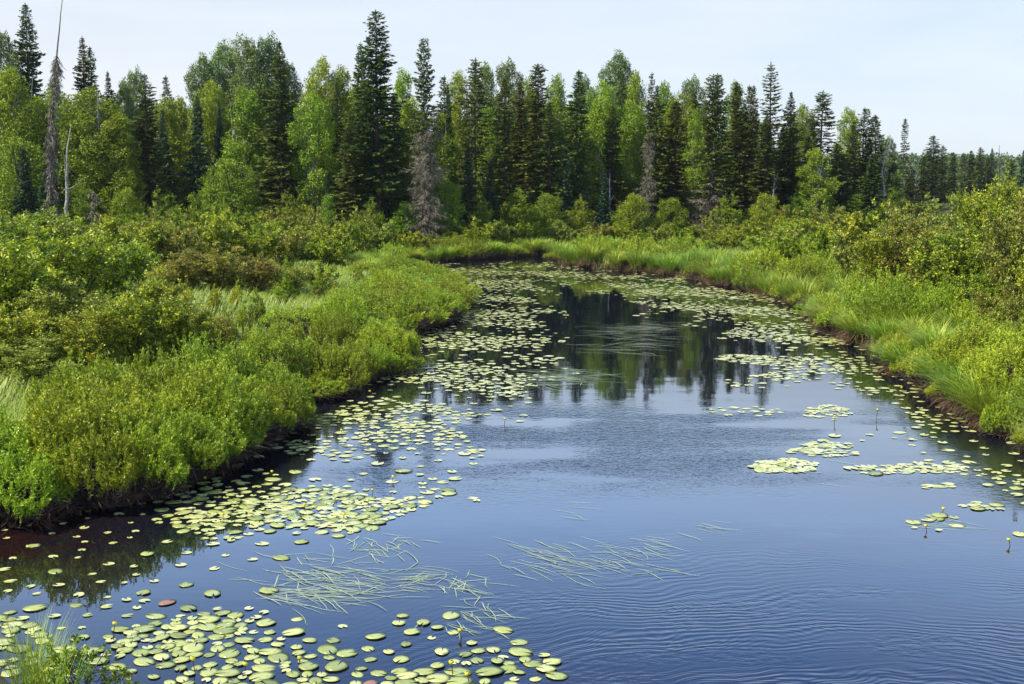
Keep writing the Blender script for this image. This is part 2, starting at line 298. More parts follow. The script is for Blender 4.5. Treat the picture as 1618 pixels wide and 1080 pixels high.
# ------------------------------------------------------------------ plant builders
def conifer(seed, H, R, zb=.8, pw=.8, dens=11, gap=.15, droop=.35, up=.25, needles='spruce', live=0.0, step=.26, nb=(4, 7), size=1.0, blot=.5):
    rng = R_(seed); f = Acc(); t = Acc(); dd = Acc()
    tube(t, [(0, 0, -.4), (0, 0, H * .3), (.05, 0, H * .65), (0, 0, H)], [R * .05 + .05, R * .04 + .04, R * .02 + .02, .01], 7)
    z = zb; ph = rng.uniform(0, 6)
    while z < H - .12:
        u = (H - z) / (H - zb); Lb = R * (u ** pw) * (1 - .2 * max(0, u - .85) / .15) + .05
        Lb *= .82 + .25 * math.sin(z * 2.1 + ph) * rng.uniform(.2, 1)
        n = rng.integers(*nb)
        for az in rng.uniform(0, 6.28) + np.arange(n) * 6.28 / n + rng.normal(0, .25, n):
            lobe = 1 + .22 * math.sin(az * 2 + z * .9 + ph)
            ln = Lb * rng.uniform(.7, 1.12) * lobe * (.5 if rng.random() < gap else 1)
            o = np.array([math.cos(az), math.sin(az), 0]); tg = np.array([-o[1], o[0], 0])
            dr = droop * min(1, u * 1.6 + .1) * rng.uniform(.7, 1.3) - .45 * max(0, .2 - u) * 2
            live_here = z / H > live + rng.normal(0, .03)
            pt = lambda s: o * (ln * s)[:, None] + np.array([0, 0, 1]) * (z - dr * ln * s + up * ln * s ** 2.2)[:, None]
            tube(t if live_here else dd, pt(np.linspace(0, 1, 4)), [.028 * (ln / 2 + .3), .02 * (ln / 2 + .3), .012, .004], 3, .3)
            m = int(ln * dens * 1.35 * rng.uniform(.7, 1.2)) + 6
            s = rng.uniform(.1, 1.02, m) ** .8; C = pt(s) + rng.normal(0, .03, (m, 3))
            side = rng.choice([-1, 1], m) * rng.uniform(.25, 1.1, m)
            if live_here:
                D = o + tg * side[:, None] * (1.25 - s)[:, None] * 1.4; D[:, 2] += rng.uniform(-.55, .15, m); D = unit(D)
                sl_ = np.clip(.17 + .3 * ln * (1 - s) * .6, .10, .55) * rng.uniform(.8, 1.4, m) * size * min(1, .45 + ln * 1.1)
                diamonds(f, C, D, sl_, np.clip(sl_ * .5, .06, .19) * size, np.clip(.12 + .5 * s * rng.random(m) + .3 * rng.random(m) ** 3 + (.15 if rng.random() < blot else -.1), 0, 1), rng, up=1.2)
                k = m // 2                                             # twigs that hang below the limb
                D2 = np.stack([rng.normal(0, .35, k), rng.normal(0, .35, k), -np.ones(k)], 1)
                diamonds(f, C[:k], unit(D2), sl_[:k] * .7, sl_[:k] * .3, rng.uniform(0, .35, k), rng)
            else:
                D = o * .6 + tg * side[:, None]; D[:, 2] -= rng.uniform(.1, 1.3, m); D = unit(D)
                k = m * 2; C2 = np.repeat(C, 2, 0); D = unit(np.repeat(D, 2, 0) + rng.normal(0, .35, (k, 3)))
                diamonds(dd, C2, D, rng.uniform(.15, .5, k) * (.5 + .5 * min(ln, 1.4)), .028, rng.random(k), rng)
        z += step * rng.uniform(.7, 1.25) * (.55 + .45 * u)
    k = 60; zz = H - rng.uniform(0, .9, k); th = rng.uniform(0, 6.28, k); D = unit(np.stack([np.cos(th) * .7, np.sin(th) * .7, np.full(k, .55)], 1))
    diamonds(f, np.stack([0 * zz, 0 * zz, zz], 1), D, .06 + .16 * (H - zz), .05, rng.random(k), rng)
    out = [('crown', f.mesh('spruce_crown', needles)), ('trunk', t.mesh('spruce_trunk', 'bark', True))]
    if live > 0: out.append(('dead_branches', dd.mesh('dead_branches', 'lichen')))
    return dict(parts=out, H=H, R=R)
def blob_noise(P, s, ph):
    return (np.sin(P[:, 0] * s + ph) * np.sin(P[:, 1] * s * 1.1 + ph * 2) + np.sin(P[:, 2] * s * 1.3 + ph * 3) * np.sin((P[:, 0] + P[:, 1]) * s * .7 + ph)) / 2
def broadleaf(seed, H, R, zb, nl=18, leaves=26000, lf=.13, mat='aspen', bark='aspenbark', shape='oval', stems=1, rr=(.28, .48)):
    rng = R_(seed); f = Acc(); t = Acc(); nodes = []
    for i_ in range(nl):
        h = (i_ + .5) / nl; prof = {'oval': math.sin(math.pi * (.12 + .8 * h)) ** .6, 'dome': (1 - h ** 2.2) ** .5 * .95 + .05, 'vase': .45 + .6 * h - .55 * max(0, h - .75) * 2}[shape]
        az = i_ * 2.4 + rng.uniform(-.4, .4); r = R * prof * rng.uniform(.35, .78)
        c = np.array([math.cos(az) * r, math.sin(az) * r, zb + (H - zb) * (.08 + .84 * h)]); lr = R * rng.uniform(*rr) * (.75 + .4 * prof)
        if i_ == nl - 1: c[:2] *= .2
        nodes.append((c, lr))
    sb = [np.array([rng.normal(0, .25 * (stems > 1)), rng.normal(0, .25 * (stems > 1)), -.3]) for _ in range(stems)]
    st = [np.array([rng.normal(0, R * .3 * (stems > 1)) , rng.normal(0, R * .3 * (stems > 1)), H * .9]) for _ in range(stems)]
    mid = [(a_ + b_) / 2 + rng.normal(0, .15, 3) for a_, b_ in zip(sb, st)]
    for a_, b_, m_ in zip(sb, st, mid): tube(t, bez(a_, m_, b_, 8), np.linspace(.05 + H * .003, .015, 8), 7)
    tot = sum(r * r for _, r in nodes)
    for i_, (c, lr) in enumerate(nodes):
        j = i_ % stems; q = float(np.clip((c[2] - lr * 1.6) / (H), .12, .8)); tt = q
        p0 = (1 - tt) ** 2 * sb[j] + 2 * tt * (1 - tt) * mid[j] + tt * tt * st[j]
        tube(t, bez(p0, (p0 + c) / 2 + np.array([0, 0, -.2]), c + np.array([0, 0, lr * .5]), 6), np.linspace(.045, .01, 6), 5)
        n = int(leaves * lr * lr / tot); d = unit(rng.normal(size=(n, 3))); rad = lr * rng.uniform(.12, 1, n) ** .45 * (1 + .25 * np.sin(d[:, 0] * 5 + i_) * np.sin(d[:, 2] * 6 + i_))
        ns = 7; sc_ = unit(rng.normal(size=(ns, 3)))                    # sprays pull leaves into clumps
        P = c + d * rad[:, None] * np.array([1, 1, 1.12])
        keep = blob_noise(P, 3.6 / max(lr, .5), i_ + seed) > rng.uniform(-.55, .12, n)
        P = P[keep]; d = d[keep]; n = len(P)
        D = unit(rng.normal(size=(n, 3)) + np.array([0, 0, -.35]))
        diamonds(f, P, D, lf * rng.uniform(.7, 1.35, n), lf * .85, np.clip(.5 + .35 * rng.normal(size=n) + .15 * math.sin(i_ * 2.1), 0, 1), rng, up=.9)
    return dict(parts=[('crown', f.mesh('leafy_crown', mat)), ('trunk', t.mesh('tree_trunk', bark, True))], H=H, R=R)
def shrub(seed, H=3.2, R=1.5, stems=16, twigs=26, leaves=30, lf=.072, mat='alder', low=.06):
    rng = R_(seed); f = Acc(); t = Acc()
    for i_ in range(stems):
        az = rng.uniform(0, 6.28); sp = math.sqrt(rng.uniform(0.02, 1)); hh = H * rng.uniform(.7, 1.05) * (1 - .32 * sp ** 2)
        b = np.array([rng.normal(0, .12 * R), rng.normal(0, .12 * R), -.15]); e = np.array([math.cos(az) * R * sp * .85, math.sin(az) * R * sp * .85, hh])
        m_ = b * .55 + e * .45; m_[2] = hh * rng.uniform(.48, .62); m_[:2] *= .8
        pts = bez(b, m_, e, 9); tube(t, pts, np.linspace(.03, .006, 9) * (H / 3), 5)
        s = rng.uniform(low, 1, twigs) ** .75
        base = np.stack([np.interp(s * 8, np.arange(9), pts[:, k]) for k in range(3)], 1)
        D = rng.normal(size=(twigs, 3)); D[:, :2] += e[:2] / R * .6; D[:, 2] = np.abs(D[:, 2]) * .5 + .35; D = unit(D)
        tl = rng.uniform(.25, .7, twigs) * H / 3.2 * (1.25 - .55 * s)
        diamonds(t, base, D, tl, .013, .5, rng)
        u = rng.uniform(.15, 1.05, (twigs, leaves)); P = base[:, None] + D[:, None] * (tl[:, None] * u)[..., None] + rng.normal(0, .034 * H / 3.2, (twigs, leaves, 3))
        P = P.reshape(-1, 3); n = len(P); LD = unit(rng.normal(size=(n, 3)) + np.repeat(D, leaves, 0) * .6)
        tt = np.repeat(rng.normal(.45, .22, twigs), leaves) + rng.normal(0, .2, n)
        diamonds(f, P, LD, lf * rng.uniform(.65, 1.3, n), lf * .68, np.clip(tt, 0, 1), rng, up=.8)
    return dict(parts=[('foliage', f.mesh('shrub_foliage', mat)), ('stems', t.mesh('shrub_stems', 'stem', True))], H=H, R=R)
def gale(seed, H=1.0, R=.9, shoots=900, leaves=24, lf=.047, mat='gale', leg=.33, tw=1.0):
    rng = R_(seed); f = Acc(); t = Acc()
    az = rng.uniform(0, 6.28, shoots); q = rng.uniform(0, 1, shoots) ** .55
    k0 = 1 + .16 * np.sin(az * 3 + seed) + .1 * np.sin(az * 5 + 2 * seed)
    zz = H * (leg + (1 - leg) * np.cos(q * 1.45)) * (1 + .17 * np.sin(az * 2 + q * 6 + seed) * np.sin(az * 3 - q * 5 + 2 * seed) * 1.4 + rng.normal(0, .07, shoots)); rad = R * k0 * np.sin(q * 1.5)
    tip = np.stack([np.cos(az) * rad, np.sin(az) * rad, zz], 1)
    bs = tip * np.array([.42, .42, 0]); D = unit(unit(tip - bs) * 1.1 + np.array([0, 0, .3]) + rng.normal(0, .3, (shoots, 3)))
    ln = rng.uniform(.16, .34, shoots) * H; st = tip - D * ln[:, None]
    u = rng.uniform(0, 1, (shoots, leaves)) ** .8
    P = (st[:, None] + D[:, None] * (ln[:, None] * u)[..., None] + rng.normal(0, .008, (shoots, leaves, 3))).reshape(-1, 3); n = len(P)
    LD = unit(np.repeat(D, leaves, 0) * .9 + rng.normal(size=(n, 3)) * .75)
    tt = np.repeat(rng.normal(.42, .18, shoots), leaves) + .22 * (u.ravel() - .5) + rng.normal(0, .13, n)
    diamonds(f, P, LD, lf * rng.uniform(.7, 1.25, n), lf * .42, np.clip(tt, 0, 1), rng, up=.5)
    k = int(700 * tw); i_ = rng.integers(0, shoots, k); a_ = bs[i_] + rng.normal(0, .05, (k, 3)); b_ = st[i_] * np.array([1.02, 1.02, .9])
    mid = (a_ + b_) / 2 + rng.normal(0, .07, (k, 3))
    for p, e in ((a_, mid), (mid, b_)):
        d = e - p; l = np.linalg.norm(d, axis=1); diamonds(t, p, unit(d), l * 1.05, .014, rng.random(k), rng)
    k = int(420 * tw); az = rng.uniform(0, 6.28, k); p = np.stack([np.cos(az) * R * rng.uniform(.5, .95, k), np.sin(az) * R * rng.uniform(.5, .95, k), H * rng.uniform(.03, .42, k)], 1)
    d = unit(np.stack([np.cos(az + rng.normal(0, .9, k)), np.sin(az + rng.normal(0, .9, k)), rng.normal(-.15, .35, k)], 1)); diamonds(t, p, d, rng.uniform(.15, .4, k), .011, rng.random(k), rng)
    return dict(parts=[('foliage', f.mesh('gale_foliage', mat)), ('twigs', t.mesh('gale_twigs', 'twig'))], H=H, R=R)
def blades(acc, B, az, lean, ln, wd, tint, rng, arch=1.0):
    k = len(B); prev = B.copy(); d = np.stack([np.cos(az), np.sin(az), 0 * az], 1); S = np.stack([-np.sin(az), np.cos(az), 0 * az], 1)
    ang = lean.copy(); w0 = np.broadcast_to(wd, (k,)).astype(float)
    fr = (1, .85, .55, .06)
    for j in range(3):
        nxt = prev + (d * np.sin(ang)[:, None] + np.array([0, 0, 1]) * np.cos(ang)[:, None]) * (ln / 3)[:, None]
        P = np.stack([prev - S * (w0 * fr[j] / 2)[:, None], prev + S * (w0 * fr[j] / 2)[:, None], nxt + S * (w0 * fr[j + 1] / 2)[:, None], nxt - S * (w0 * fr[j + 1] / 2)[:, None]], 1)
        acc.quads(P, tint); prev = nxt; ang = ang + arch * rng.uniform(.25, .75, k)
def tussock(seed, H=.8, R=.35, n=560, wd=.018, skirt=True, arch=.8):
    rng = R_(seed); f = Acc(); q = np.sqrt(rng.uniform(0, 1, n)); a_ = rng.uniform(0, 6.28, n)
    B = np.stack([np.cos(a_) * q * R * .55, np.sin(a_) * q * R * .55, np.full(n, .0)], 1)
    blades(f, B, a_ + rng.normal(0, .5, n), .08 + .45 * q * rng.uniform(.4, 1, n), H * rng.uniform(.65, 1.25, n), wd, np.clip(rng.normal(.45, .22, n), 0, 1), rng, arch)
    out = [('blades', f.mesh('tussock_blades', 'sedge'))]
    if skirt:
        s = Acc(); k = 420; a_ = rng.uniform(0, 6.28, k); B = np.stack([np.cos(a_) * R * .5, np.sin(a_) * R * .5, rng.uniform(-.05, .22, k) * H], 1)
        blades(s, B, a_ + rng.normal(0, .3, k), rng.uniform(.9, 1.5, k), H * rng.uniform(.25, .6, k), .013, rng.random(k), rng, 1.0)
        out.append(('dead_skirt', s.mesh('tussock_skirt', 'straw')))
    return dict(parts=out, H=H, R=R)
# ------------------------------------------------------------------ the kinds
K = {}
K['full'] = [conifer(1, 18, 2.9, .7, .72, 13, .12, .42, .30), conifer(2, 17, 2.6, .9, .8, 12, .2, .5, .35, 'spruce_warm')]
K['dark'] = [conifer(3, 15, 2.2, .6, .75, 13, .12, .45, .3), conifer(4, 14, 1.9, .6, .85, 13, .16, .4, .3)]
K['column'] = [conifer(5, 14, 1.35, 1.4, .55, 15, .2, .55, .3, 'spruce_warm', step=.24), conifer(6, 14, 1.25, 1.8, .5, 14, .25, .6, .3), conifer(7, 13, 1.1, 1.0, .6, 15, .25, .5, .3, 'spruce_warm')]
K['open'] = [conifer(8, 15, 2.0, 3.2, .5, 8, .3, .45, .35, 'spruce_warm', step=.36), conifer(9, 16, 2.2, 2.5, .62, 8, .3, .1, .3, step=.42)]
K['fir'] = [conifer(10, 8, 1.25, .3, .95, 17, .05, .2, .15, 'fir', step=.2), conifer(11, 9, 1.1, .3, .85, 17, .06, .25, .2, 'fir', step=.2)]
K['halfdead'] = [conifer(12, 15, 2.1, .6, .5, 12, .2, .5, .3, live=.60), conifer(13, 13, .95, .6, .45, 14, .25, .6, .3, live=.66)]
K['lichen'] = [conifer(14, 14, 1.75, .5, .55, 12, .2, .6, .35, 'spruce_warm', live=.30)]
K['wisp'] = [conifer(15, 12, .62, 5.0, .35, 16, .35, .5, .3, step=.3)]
K['aspen'] = [broadleaf(21, 16, 3.0, 7, 20, 30000, .15, 'aspen', shape='oval', stems=3, rr=(.22, .38)), broadleaf(22, 14, 2.3, 5.5, 16, 24000, .14, 'aspen', stems=2, rr=(.26, .42))]
K['birch'] = [broadleaf(23, 12, 2.3, 1.2, 24, 36000, .13, 'birch', 'birchbark', 'dome', 3), broadleaf(24, 13, 2.6, 1.8, 26, 38000, .13, 'birch', 'birchbark', 'oval', 4, (.24, .4)),
              broadleaf(25, 11, 1.9, 1.0, 20, 30000, .12, 'birch', 'birchbark', 'oval', 2)]
K['sapling'] = [broadleaf(26, 5, 1.5, .5, 14, 15000, .085, 'birch', 'stem', 'dome', 3, (.3, .5)), shrub(27, 4.4, 1.5, 16, 26, 32, .085, 'birch')]
K['alder'] = [shrub(s_, 3.3, 1.6, 20, 32, 30, .074) for s_ in (31, 32, 33)]
K['alder_far'] = [shrub(s_, 2.6, 1.7, 16, 22, 26, .10) for s_ in (34, 35, 36)]
K['gale'] = [gale(s_) for s_ in (41, 42, 43)]
K['gale_far'] = [gale(s_, 1.0, 1.0, 420, 18, .062) for s_ in (44, 45)]
K['tussock'] = [tussock(s_) for s_ in (51, 52, 53)]
K['tussock_far'] = [tussock(s_, .8, .45, 420, .022) for s_ in (54, 55)]
def brown(parts, m='alder_brown'): return [(p[0], p[1], m) if p[0] == 'foliage' else p for p in parts]
# ------------------------------------------------------------------ the trees one can tell apart:  px, top y, distance, kind, variant, half width px, label
CON, BRD, YNG = 'conifers of the forest edge', 'broadleaved trees of the forest edge', 'young trees along the forest edge'
T = [
 (50, 4, 84, 'full', 0, 44, 'tall dark spruce with upturned boughs rising above the birches at far left'),
 (137, 57, 88, 'dark', 0, 34, 'dark spruce with pointed tip just right of the leaning dead snag'),
 (158, 73, 90, 'dark', 1, 34, 'lower right twin of the two dark spruces beyond the dead snag'),
 (181, 112, 92, 'dark', 0, 26, 'short dark spruce at the right edge of the clump behind the dead snag'),
 (233, 116, 70, 'full', 1, 50, 'broad brownish green spruce standing among birches right of the white dead birch'),
 (275, 118, 92, 'column', 1, 16, 'small far spruce tip between the broad brownish spruce and tall aspens'),
 (262, 172, 76, 'fir', 1, 26, 'blue green fir tucked against the right side of the broad brownish spruce'),
 (311, 148, 72, 'fir', 0, 38, 'deep blue green fir spire with wide dark skirt left of the twin slim firs'),
 (352, 158, 74, 'fir', 1, 20, 'slim blue green fir just left of the twin slim firs'),
 (374, 180, 75, 'fir', 1, 14, 'left one of the twin slim blue firs below the tall aspens'),
 (383, 174, 76, 'fir', 0, 13, 'right one of the twin slim blue firs below the tall aspens'),
 (445, 64, 68, 'full', 1, 50, 'tall broad olive spruce with narrow spire beside the tall aspen clump'),
 (460, 170, 72, 'fir', 1, 26, 'blue green fir leaning on the right flank of the tall olive spruce'),
 (480, 215, 74, 'fir', 0, 24, 'short blue fir in the shade left of the bright green birch'),
 (535, 128, 76, 'dark', 1, 24, 'dark spruce at the left shoulder of the tallest spruce'),
 (597, 15, 66, 'full', 0, 60, 'tallest spruce of the forest edge, dark with a layered pointed top'),
 (576, 66, 68, 'dark', 0, 38, 'dark spruce with its tip merging into the left side of the tallest spruce'),
 (672, 60, 54, 'halfdead', 0, 37, 'spruce with green top and dead grey lichened lower half'),
 (700, 118, 74, 'column', 1, 18, 'small dark spruce touching the right of the half dead spruce'),
 (711, 134, 72, 'fir', 1, 17, 'narrow dark fir just right of the half dead spruce'),
 (750, 90, 68, 'open', 0, 34, 'thin sparse spruce with bare lower trunk above a blue young fir'),
 (739, 222, 60, 'fir', 0, 24, 'small blue green young fir at the foot of the thin sparse spruce'),
 (772, 250, 60, 'fir', 0, 24, 'bushy low green fir right of the small blue young fir'),
 (800, 122, 66, 'dark', 1, 34, 'dense dark green spruce with layered sides in mid forest edge'),
 (822, 128, 74, 'column', 2, 22, 'narrow spruce pressed behind the dense layered spruce'),
 (855, 99, 70, 'column', 0, 30, 'tall narrow spruce right of the dense layered spruce'),
 (868, 160, 64, 'column', 2, 26, 'shorter brownish column spruce below the tall narrow one'),
 (907, 109, 68, 'column', 1, 26, 'spruce with dense club shaped top over a pale bare trunk'),
 (893, 232, 62, 'fir', 0, 20, 'small dark fir near the foot of the club topped spruce'),
 (966, 166, 70, 'dark', 0, 30, 'dark shadowed spruce standing before the bright yellow green birches'),
 (955, 264, 62, 'fir', 0, 19, 'small pale blue fir before the white birch trunks'),
 (982, 112, 82, 'column', 1, 12, 'thin far spruce tip in front of the round topped aspen'),
 (1021, 114, 61, 'halfdead', 1, 14, 'very thin spruce with green tip over a dead brown column'),
 (1037, 134, 70, 'column', 2, 24, 'narrow olive spruce just right of the thin dead column spruce'),
 (1065, 158, 70, 'column', 0, 24, 'narrow spruce with sunlit left side, second right of the dead column'),
 (1095, 140, 78, 'column', 1, 18, 'small spruce between pale birch crowns left of the lichened spruce'),
 (1124, 117, 62, 'lichen', 0, 30, 'spruce with brownish lichened lower branches hanging to the shrubs'),
 (1142, 114, 76, 'column', 1, 20, 'first narrow spruce right of the lichened spruce'),
 (1165, 128, 74, 'column', 2, 24, 'second narrow spruce right of the lichened spruce, with forked shadowed tip'),
 (1178, 133, 76, 'column', 1, 18, 'slim spruce in the tight row right of the lichened spruce'),
 (1188, 134, 73, 'dark', 1, 24, 'dense spruce closing the tight row left of the layered tall spruce'),
 (1220, 97, 78, 'open', 1, 36, 'tall spruce with open flat layered boughs at its top'),
 (1245, 144, 80, 'full', 1, 36, 'broad olive spruce against the right side of the layered tall spruce'),
 (1208, 190, 72, 'column', 0, 26, 'lower spruce standing before the layered tall spruce'),
 (1294, 142, 84, 'open', 0, 36, 'spruce with dense conical top and bare stems below, standing alone on skyline'),
 (1275, 215, 80, 'dark', 1, 22, 'short spruce at the left foot of the lone conical spruce'),
 (1318, 225, 86, 'column', 2, 22, 'short spruce at the right foot of the lone conical spruce'),
 (1345, 190, 90, 'dark', 0, 26, 'dark spruce in front of the last green birch of the skyline'),
 (1363, 169, 92, 'column', 1, 22, 'narrow dark spruce, first of the pair at the forest end'),
 (1383, 181, 95, 'column', 0, 22, 'narrow spruce, second of the pair at the forest end'),
 (1408, 235, 100, 'dark', 1, 20, 'low dark spruce beneath the bare limbed pale birch'),
 (1426, 186, 104, 'wisp', 0, 9, 'wispy pole thin spruce standing alone above the distant ridge'),
 (1438, 262, 106, 'dark', 1, 22, 'low spruce below the wispy pole thin spruce'),
 (1472, 213, 125, 'column', 1, 17, 'tallest spruce of the small far row before the ridge'),
 (1487, 229, 128, 'column', 2, 13, 'spruce just right of the tallest one in the far row'),
 (1503, 240, 135, 'column', 0, 12, 'third spruce of the small far row before the ridge'),
 (1458, 246, 130, 'column', 0, 12, 'short spruce at the left end of the small far row'),
 (1521, 240, 138, 'open', 0, 12, 'thin topped spruce in the middle of the far row'),
 (1533, 237, 138, 'column', 1, 11, 'narrow spruce right of the thin topped one in the far row'),
 (1546, 232, 132, 'column', 2, 13, 'pointed spruce left of the grey dead pole in the far row'),
 (1558, 248, 135, 'column', 0, 12, 'short spruce beside the grey dead pole in the far row'),
 (1566, 233, 190, 'fir', 0, 12, 'bushy dark fir on the ridge behind the far row'),
 (1595, 252, 135, 'column', 1, 12, 'spruce right of the grey dead pole in the far row'),
 (1612, 236, 180, 'fir', 0, 12, 'dark fir on the ridge at the right edge of the photo'),
 (40, 232, 56, 'fir', 0, 34, 'dark green fir at far left beneath the birches, left of the snag foot'),
 (72, 262, 54, 'fir', 1, 24, 'small fir at the foot of the dead snag'),
 (180, 235, 66, 'dark', 1, 34, 'shaded spruce low between the white dead birch and broad brownish spruce'),
 (640, 205, 76, 'dark', 0, 26, 'shaded spruce filling the gap between tallest and half dead spruces'),
 (560, 180, 62, 'full', 1, 44, 'low broad spruce at the left foot of the tallest spruce'),
 (625, 150, 68, 'dark', 1, 38, 'dark spruce against the right flank of the tallest spruce'),
]
B = [
 (8, 40, 82, 'aspen', 1, 34, 'grey green aspen crown at the top left corner of the forest'),
 (22, 95, 66, 'birch', 0, 56, 'large yellow green birch at the left edge below the tall dark spruce'),
 (100, 125, 72, 'birch', 1, 50, 'birch crown behind the dead snag'),
 (150, 130, 66, 'birch', 1, 66, 'broad rounded birch between the snag and the broad brownish spruce'),
 (196, 175, 64, 'birch', 2, 42, 'lower birch crown left against the broad brownish spruce'),
 (222, 104, 96, 'aspen', 1, 22, 'small bluish aspen top on the skyline above the broad brownish spruce'),
 (200, 122, 94, 'aspen', 1, 24, 'low aspen crown on the skyline right of the dark spruce clump'),
 (268, 150, 80, 'birch', 2, 34, 'birch crown right behind the broad brownish spruce'),
 (290, 145, 86, 'birch', 0, 36, 'yellow green birch crown above the deep blue fir spire'),
 (328, 84, 84, 'aspen', 0, 38, 'left crown of the tall bluish aspen clump on the skyline'),
 (362, 62, 86, 'aspen', 0, 40, 'second crown of the tall bluish aspen clump on the skyline'),
 (398, 54, 84, 'aspen', 0, 42, 'middle crown of the tall bluish aspen clump on the skyline'),
 (432, 52, 86, 'aspen', 1, 36, 'aspen crown directly left of the tall olive spruce spire'),
 (462, 92, 88, 'aspen', 1, 26, 'aspen crown directly right of the tall olive spruce spire'),
 (335, 118, 78, 'birch', 1, 44, 'rounded green birch under the left crown of the aspen clump'),
 (388, 135, 72, 'birch', 2, 46, 'yellow green birch behind the twin slim blue firs'),
 (420, 165, 74, 'birch', 0, 34, 'birch between twin firs and the tall olive spruce'),
 (512, 80, 80, 'birch', 1, 42, 'high birch crown on the skyline left of the tallest spruce'),
 (540, 100, 84, 'birch', 2, 30, 'birch crown peeping out beside the tallest spruce'),
 (497, 138, 70, 'birch', 1, 44, 'bright green birch with several white stems left of the tallest spruce'),
 (640, 105, 76, 'birch', 2, 30, 'yellow green birch between the tallest and the half dead spruces'),
 (652, 150, 68, 'birch', 2, 32, 'sunlit birch leaves just left of the half dead spruce'),
 (728, 108, 84, 'birch', 2, 30, 'birch crown left behind the thin sparse spruce'),
 (762, 98, 88, 'aspen', 0, 32, 'grey green aspen top right behind the thin sparse spruce'),
 (700, 170, 72, 'birch', 0, 30, 'birch low behind the narrow dark fir'),
 (807, 92, 84, 'aspen', 1, 30, 'yellowish aspen top above the dense layered spruce'),
 (775, 160, 76, 'birch', 0, 26, 'birch leaves between thin sparse and dense layered spruces'),
 (840, 112, 86, 'birch', 0, 26, 'birch crown left of the tall narrow spruce'),
 (880, 112, 84, 'birch', 2, 26, 'birch crown between tall narrow and club topped spruces'),
 (922, 118, 88, 'aspen', 1, 24, 'aspen crown just right of the club topped spruce'),
 (948, 118, 76, 'birch', 1, 40, 'bright yellow green birch with white trunks left of the round topped aspen'),
 (970, 80, 96, 'aspen', 0, 40, 'round topped aspen highest on the middle skyline'),
 (1000, 104, 90, 'birch', 0, 30, 'green birch crown on the right shoulder of the round topped aspen'),
 (992, 150, 74, 'birch', 1, 40, 'yellow green birch left of the thin dead column spruce'),
 (930, 200, 72, 'birch', 2, 34, 'low bright birch behind the small pale blue fir'),
 (1045, 120, 84, 'birch', 0, 30, 'birch crown behind the narrow olive spruces'),
 (1072, 138, 80, 'birch', 1, 34, 'yellow birch crown left of the lichened spruce'),
 (1090, 118, 88, 'aspen', 1, 26, 'bluish aspen top left of the lichened spruce'),
 (1155, 120, 88, 'birch', 0, 26, 'birch crown among the tight row of narrow spruces'),
 (1100, 165, 76, 'birch', 0, 28, 'low birch directly left of the lichened spruce'),
 (1262, 158, 88, 'birch', 1, 34, 'green birch crown right of the broad olive spruce'),
 (1338, 167, 96, 'birch', 2, 26, 'last green birch of the skyline before the forest end'),
 (1400, 214, 104, 'aspen', 1, 20, 'pale birch with bare white limbs at the forest end'),
 (1414, 270, 112, 'birch', 2, 16, 'low green birch below the wispy pole thin spruce'),
]
EDGE = ([-60, 445, 597, 700, 917, 1227, 1297, 1400, 1470, 1620], [71, 71, 68, 72, 76, 78, 84, 104, 130, 142])   # how far the forest edge stands
OLDE = ([0, 1200, 1294, 1400, 1470, 1620], [66, 66, 84, 100, 125, 135])
def WD(px): return float(np.interp(px, *EDGE))
def warp(px, d, f=.4): return WD(px) + (d - float(np.interp(px, *OLDE))) * f
for lst, grp, cat in ((T, CON, 'conifer'), (B, BRD, 'tree')):
    for (px, ty, Yd, kind, vi, hw, lab) in lst:
        Yd = warp(px, Yd)
        if lst is T and kind not in ('wisp', 'fir'): hw *= 1.38 if kind != 'halfdead' else 1.05
        v = K[kind][vi % len(K[kind])]; x, zt = TOP(px, ty, Yd); x0, _ = TOP(px, 300, Yd); g0 = float(gz(np.array([x0]), np.array([Yd]))[0])
        Hh = zt - g0; wr = hw / F * Yd / v['R']
        nm = {'fir': 'fir_tree', 'aspen': 'aspen_tree', 'birch': 'birch_tree'}.get(kind, 'spruce_tree')
        place(nm, v['parts'], (x0, Yd, g0), random.uniform(0, 6.28), (wr, wr, Hh / v['H']), lab, {'fir_tree': 'fir tree', 'aspen_tree': 'aspen tree', 'birch_tree': 'birch tree'}.get(nm, 'spruce tree'), grp, (random.gauss(0, .014), random.gauss(0, .014)))
# trees of the second rows, seen only as leaf and needle mass between the others
rng = R_(77); fill = []
for Yd, n in ((80, 34), (90, 34), (102, 34)):
    for i_ in range(n):
        px = -30 + (1400 + 20) * (i_ + rng.uniform(.1, .9)) / n
        sky_y = np.interp(px, [0, 60, 180, 290, 330, 440, 560, 700, 900, 980, 1100, 1250, 1400, 1440], [100, 120, 140, 150, 110, 100, 120, 150, 140, 130, 150, 175, 240, 270])
        fill.append((px, sky_y + rng.uniform(6, 55), Yd + rng.uniform(-4, 4), 'birch' if rng.random() < (.6 if px < 1080 else .3) else 'dark', int(rng.integers(0, 3))))
for i_ in range(20):                                        # forest going on past both edges of the view
    px = rng.uniform(-420, -40) if i_ < 15 else rng.uniform(1640, 1900)
    fill.append((px, rng.uniform(60, 120) if i_ < 15 else rng.uniform(225, 250), 66 + rng.uniform(0, 14) if i_ < 15 else 150, 'birch' if i_ % 2 else 'dark', i_))
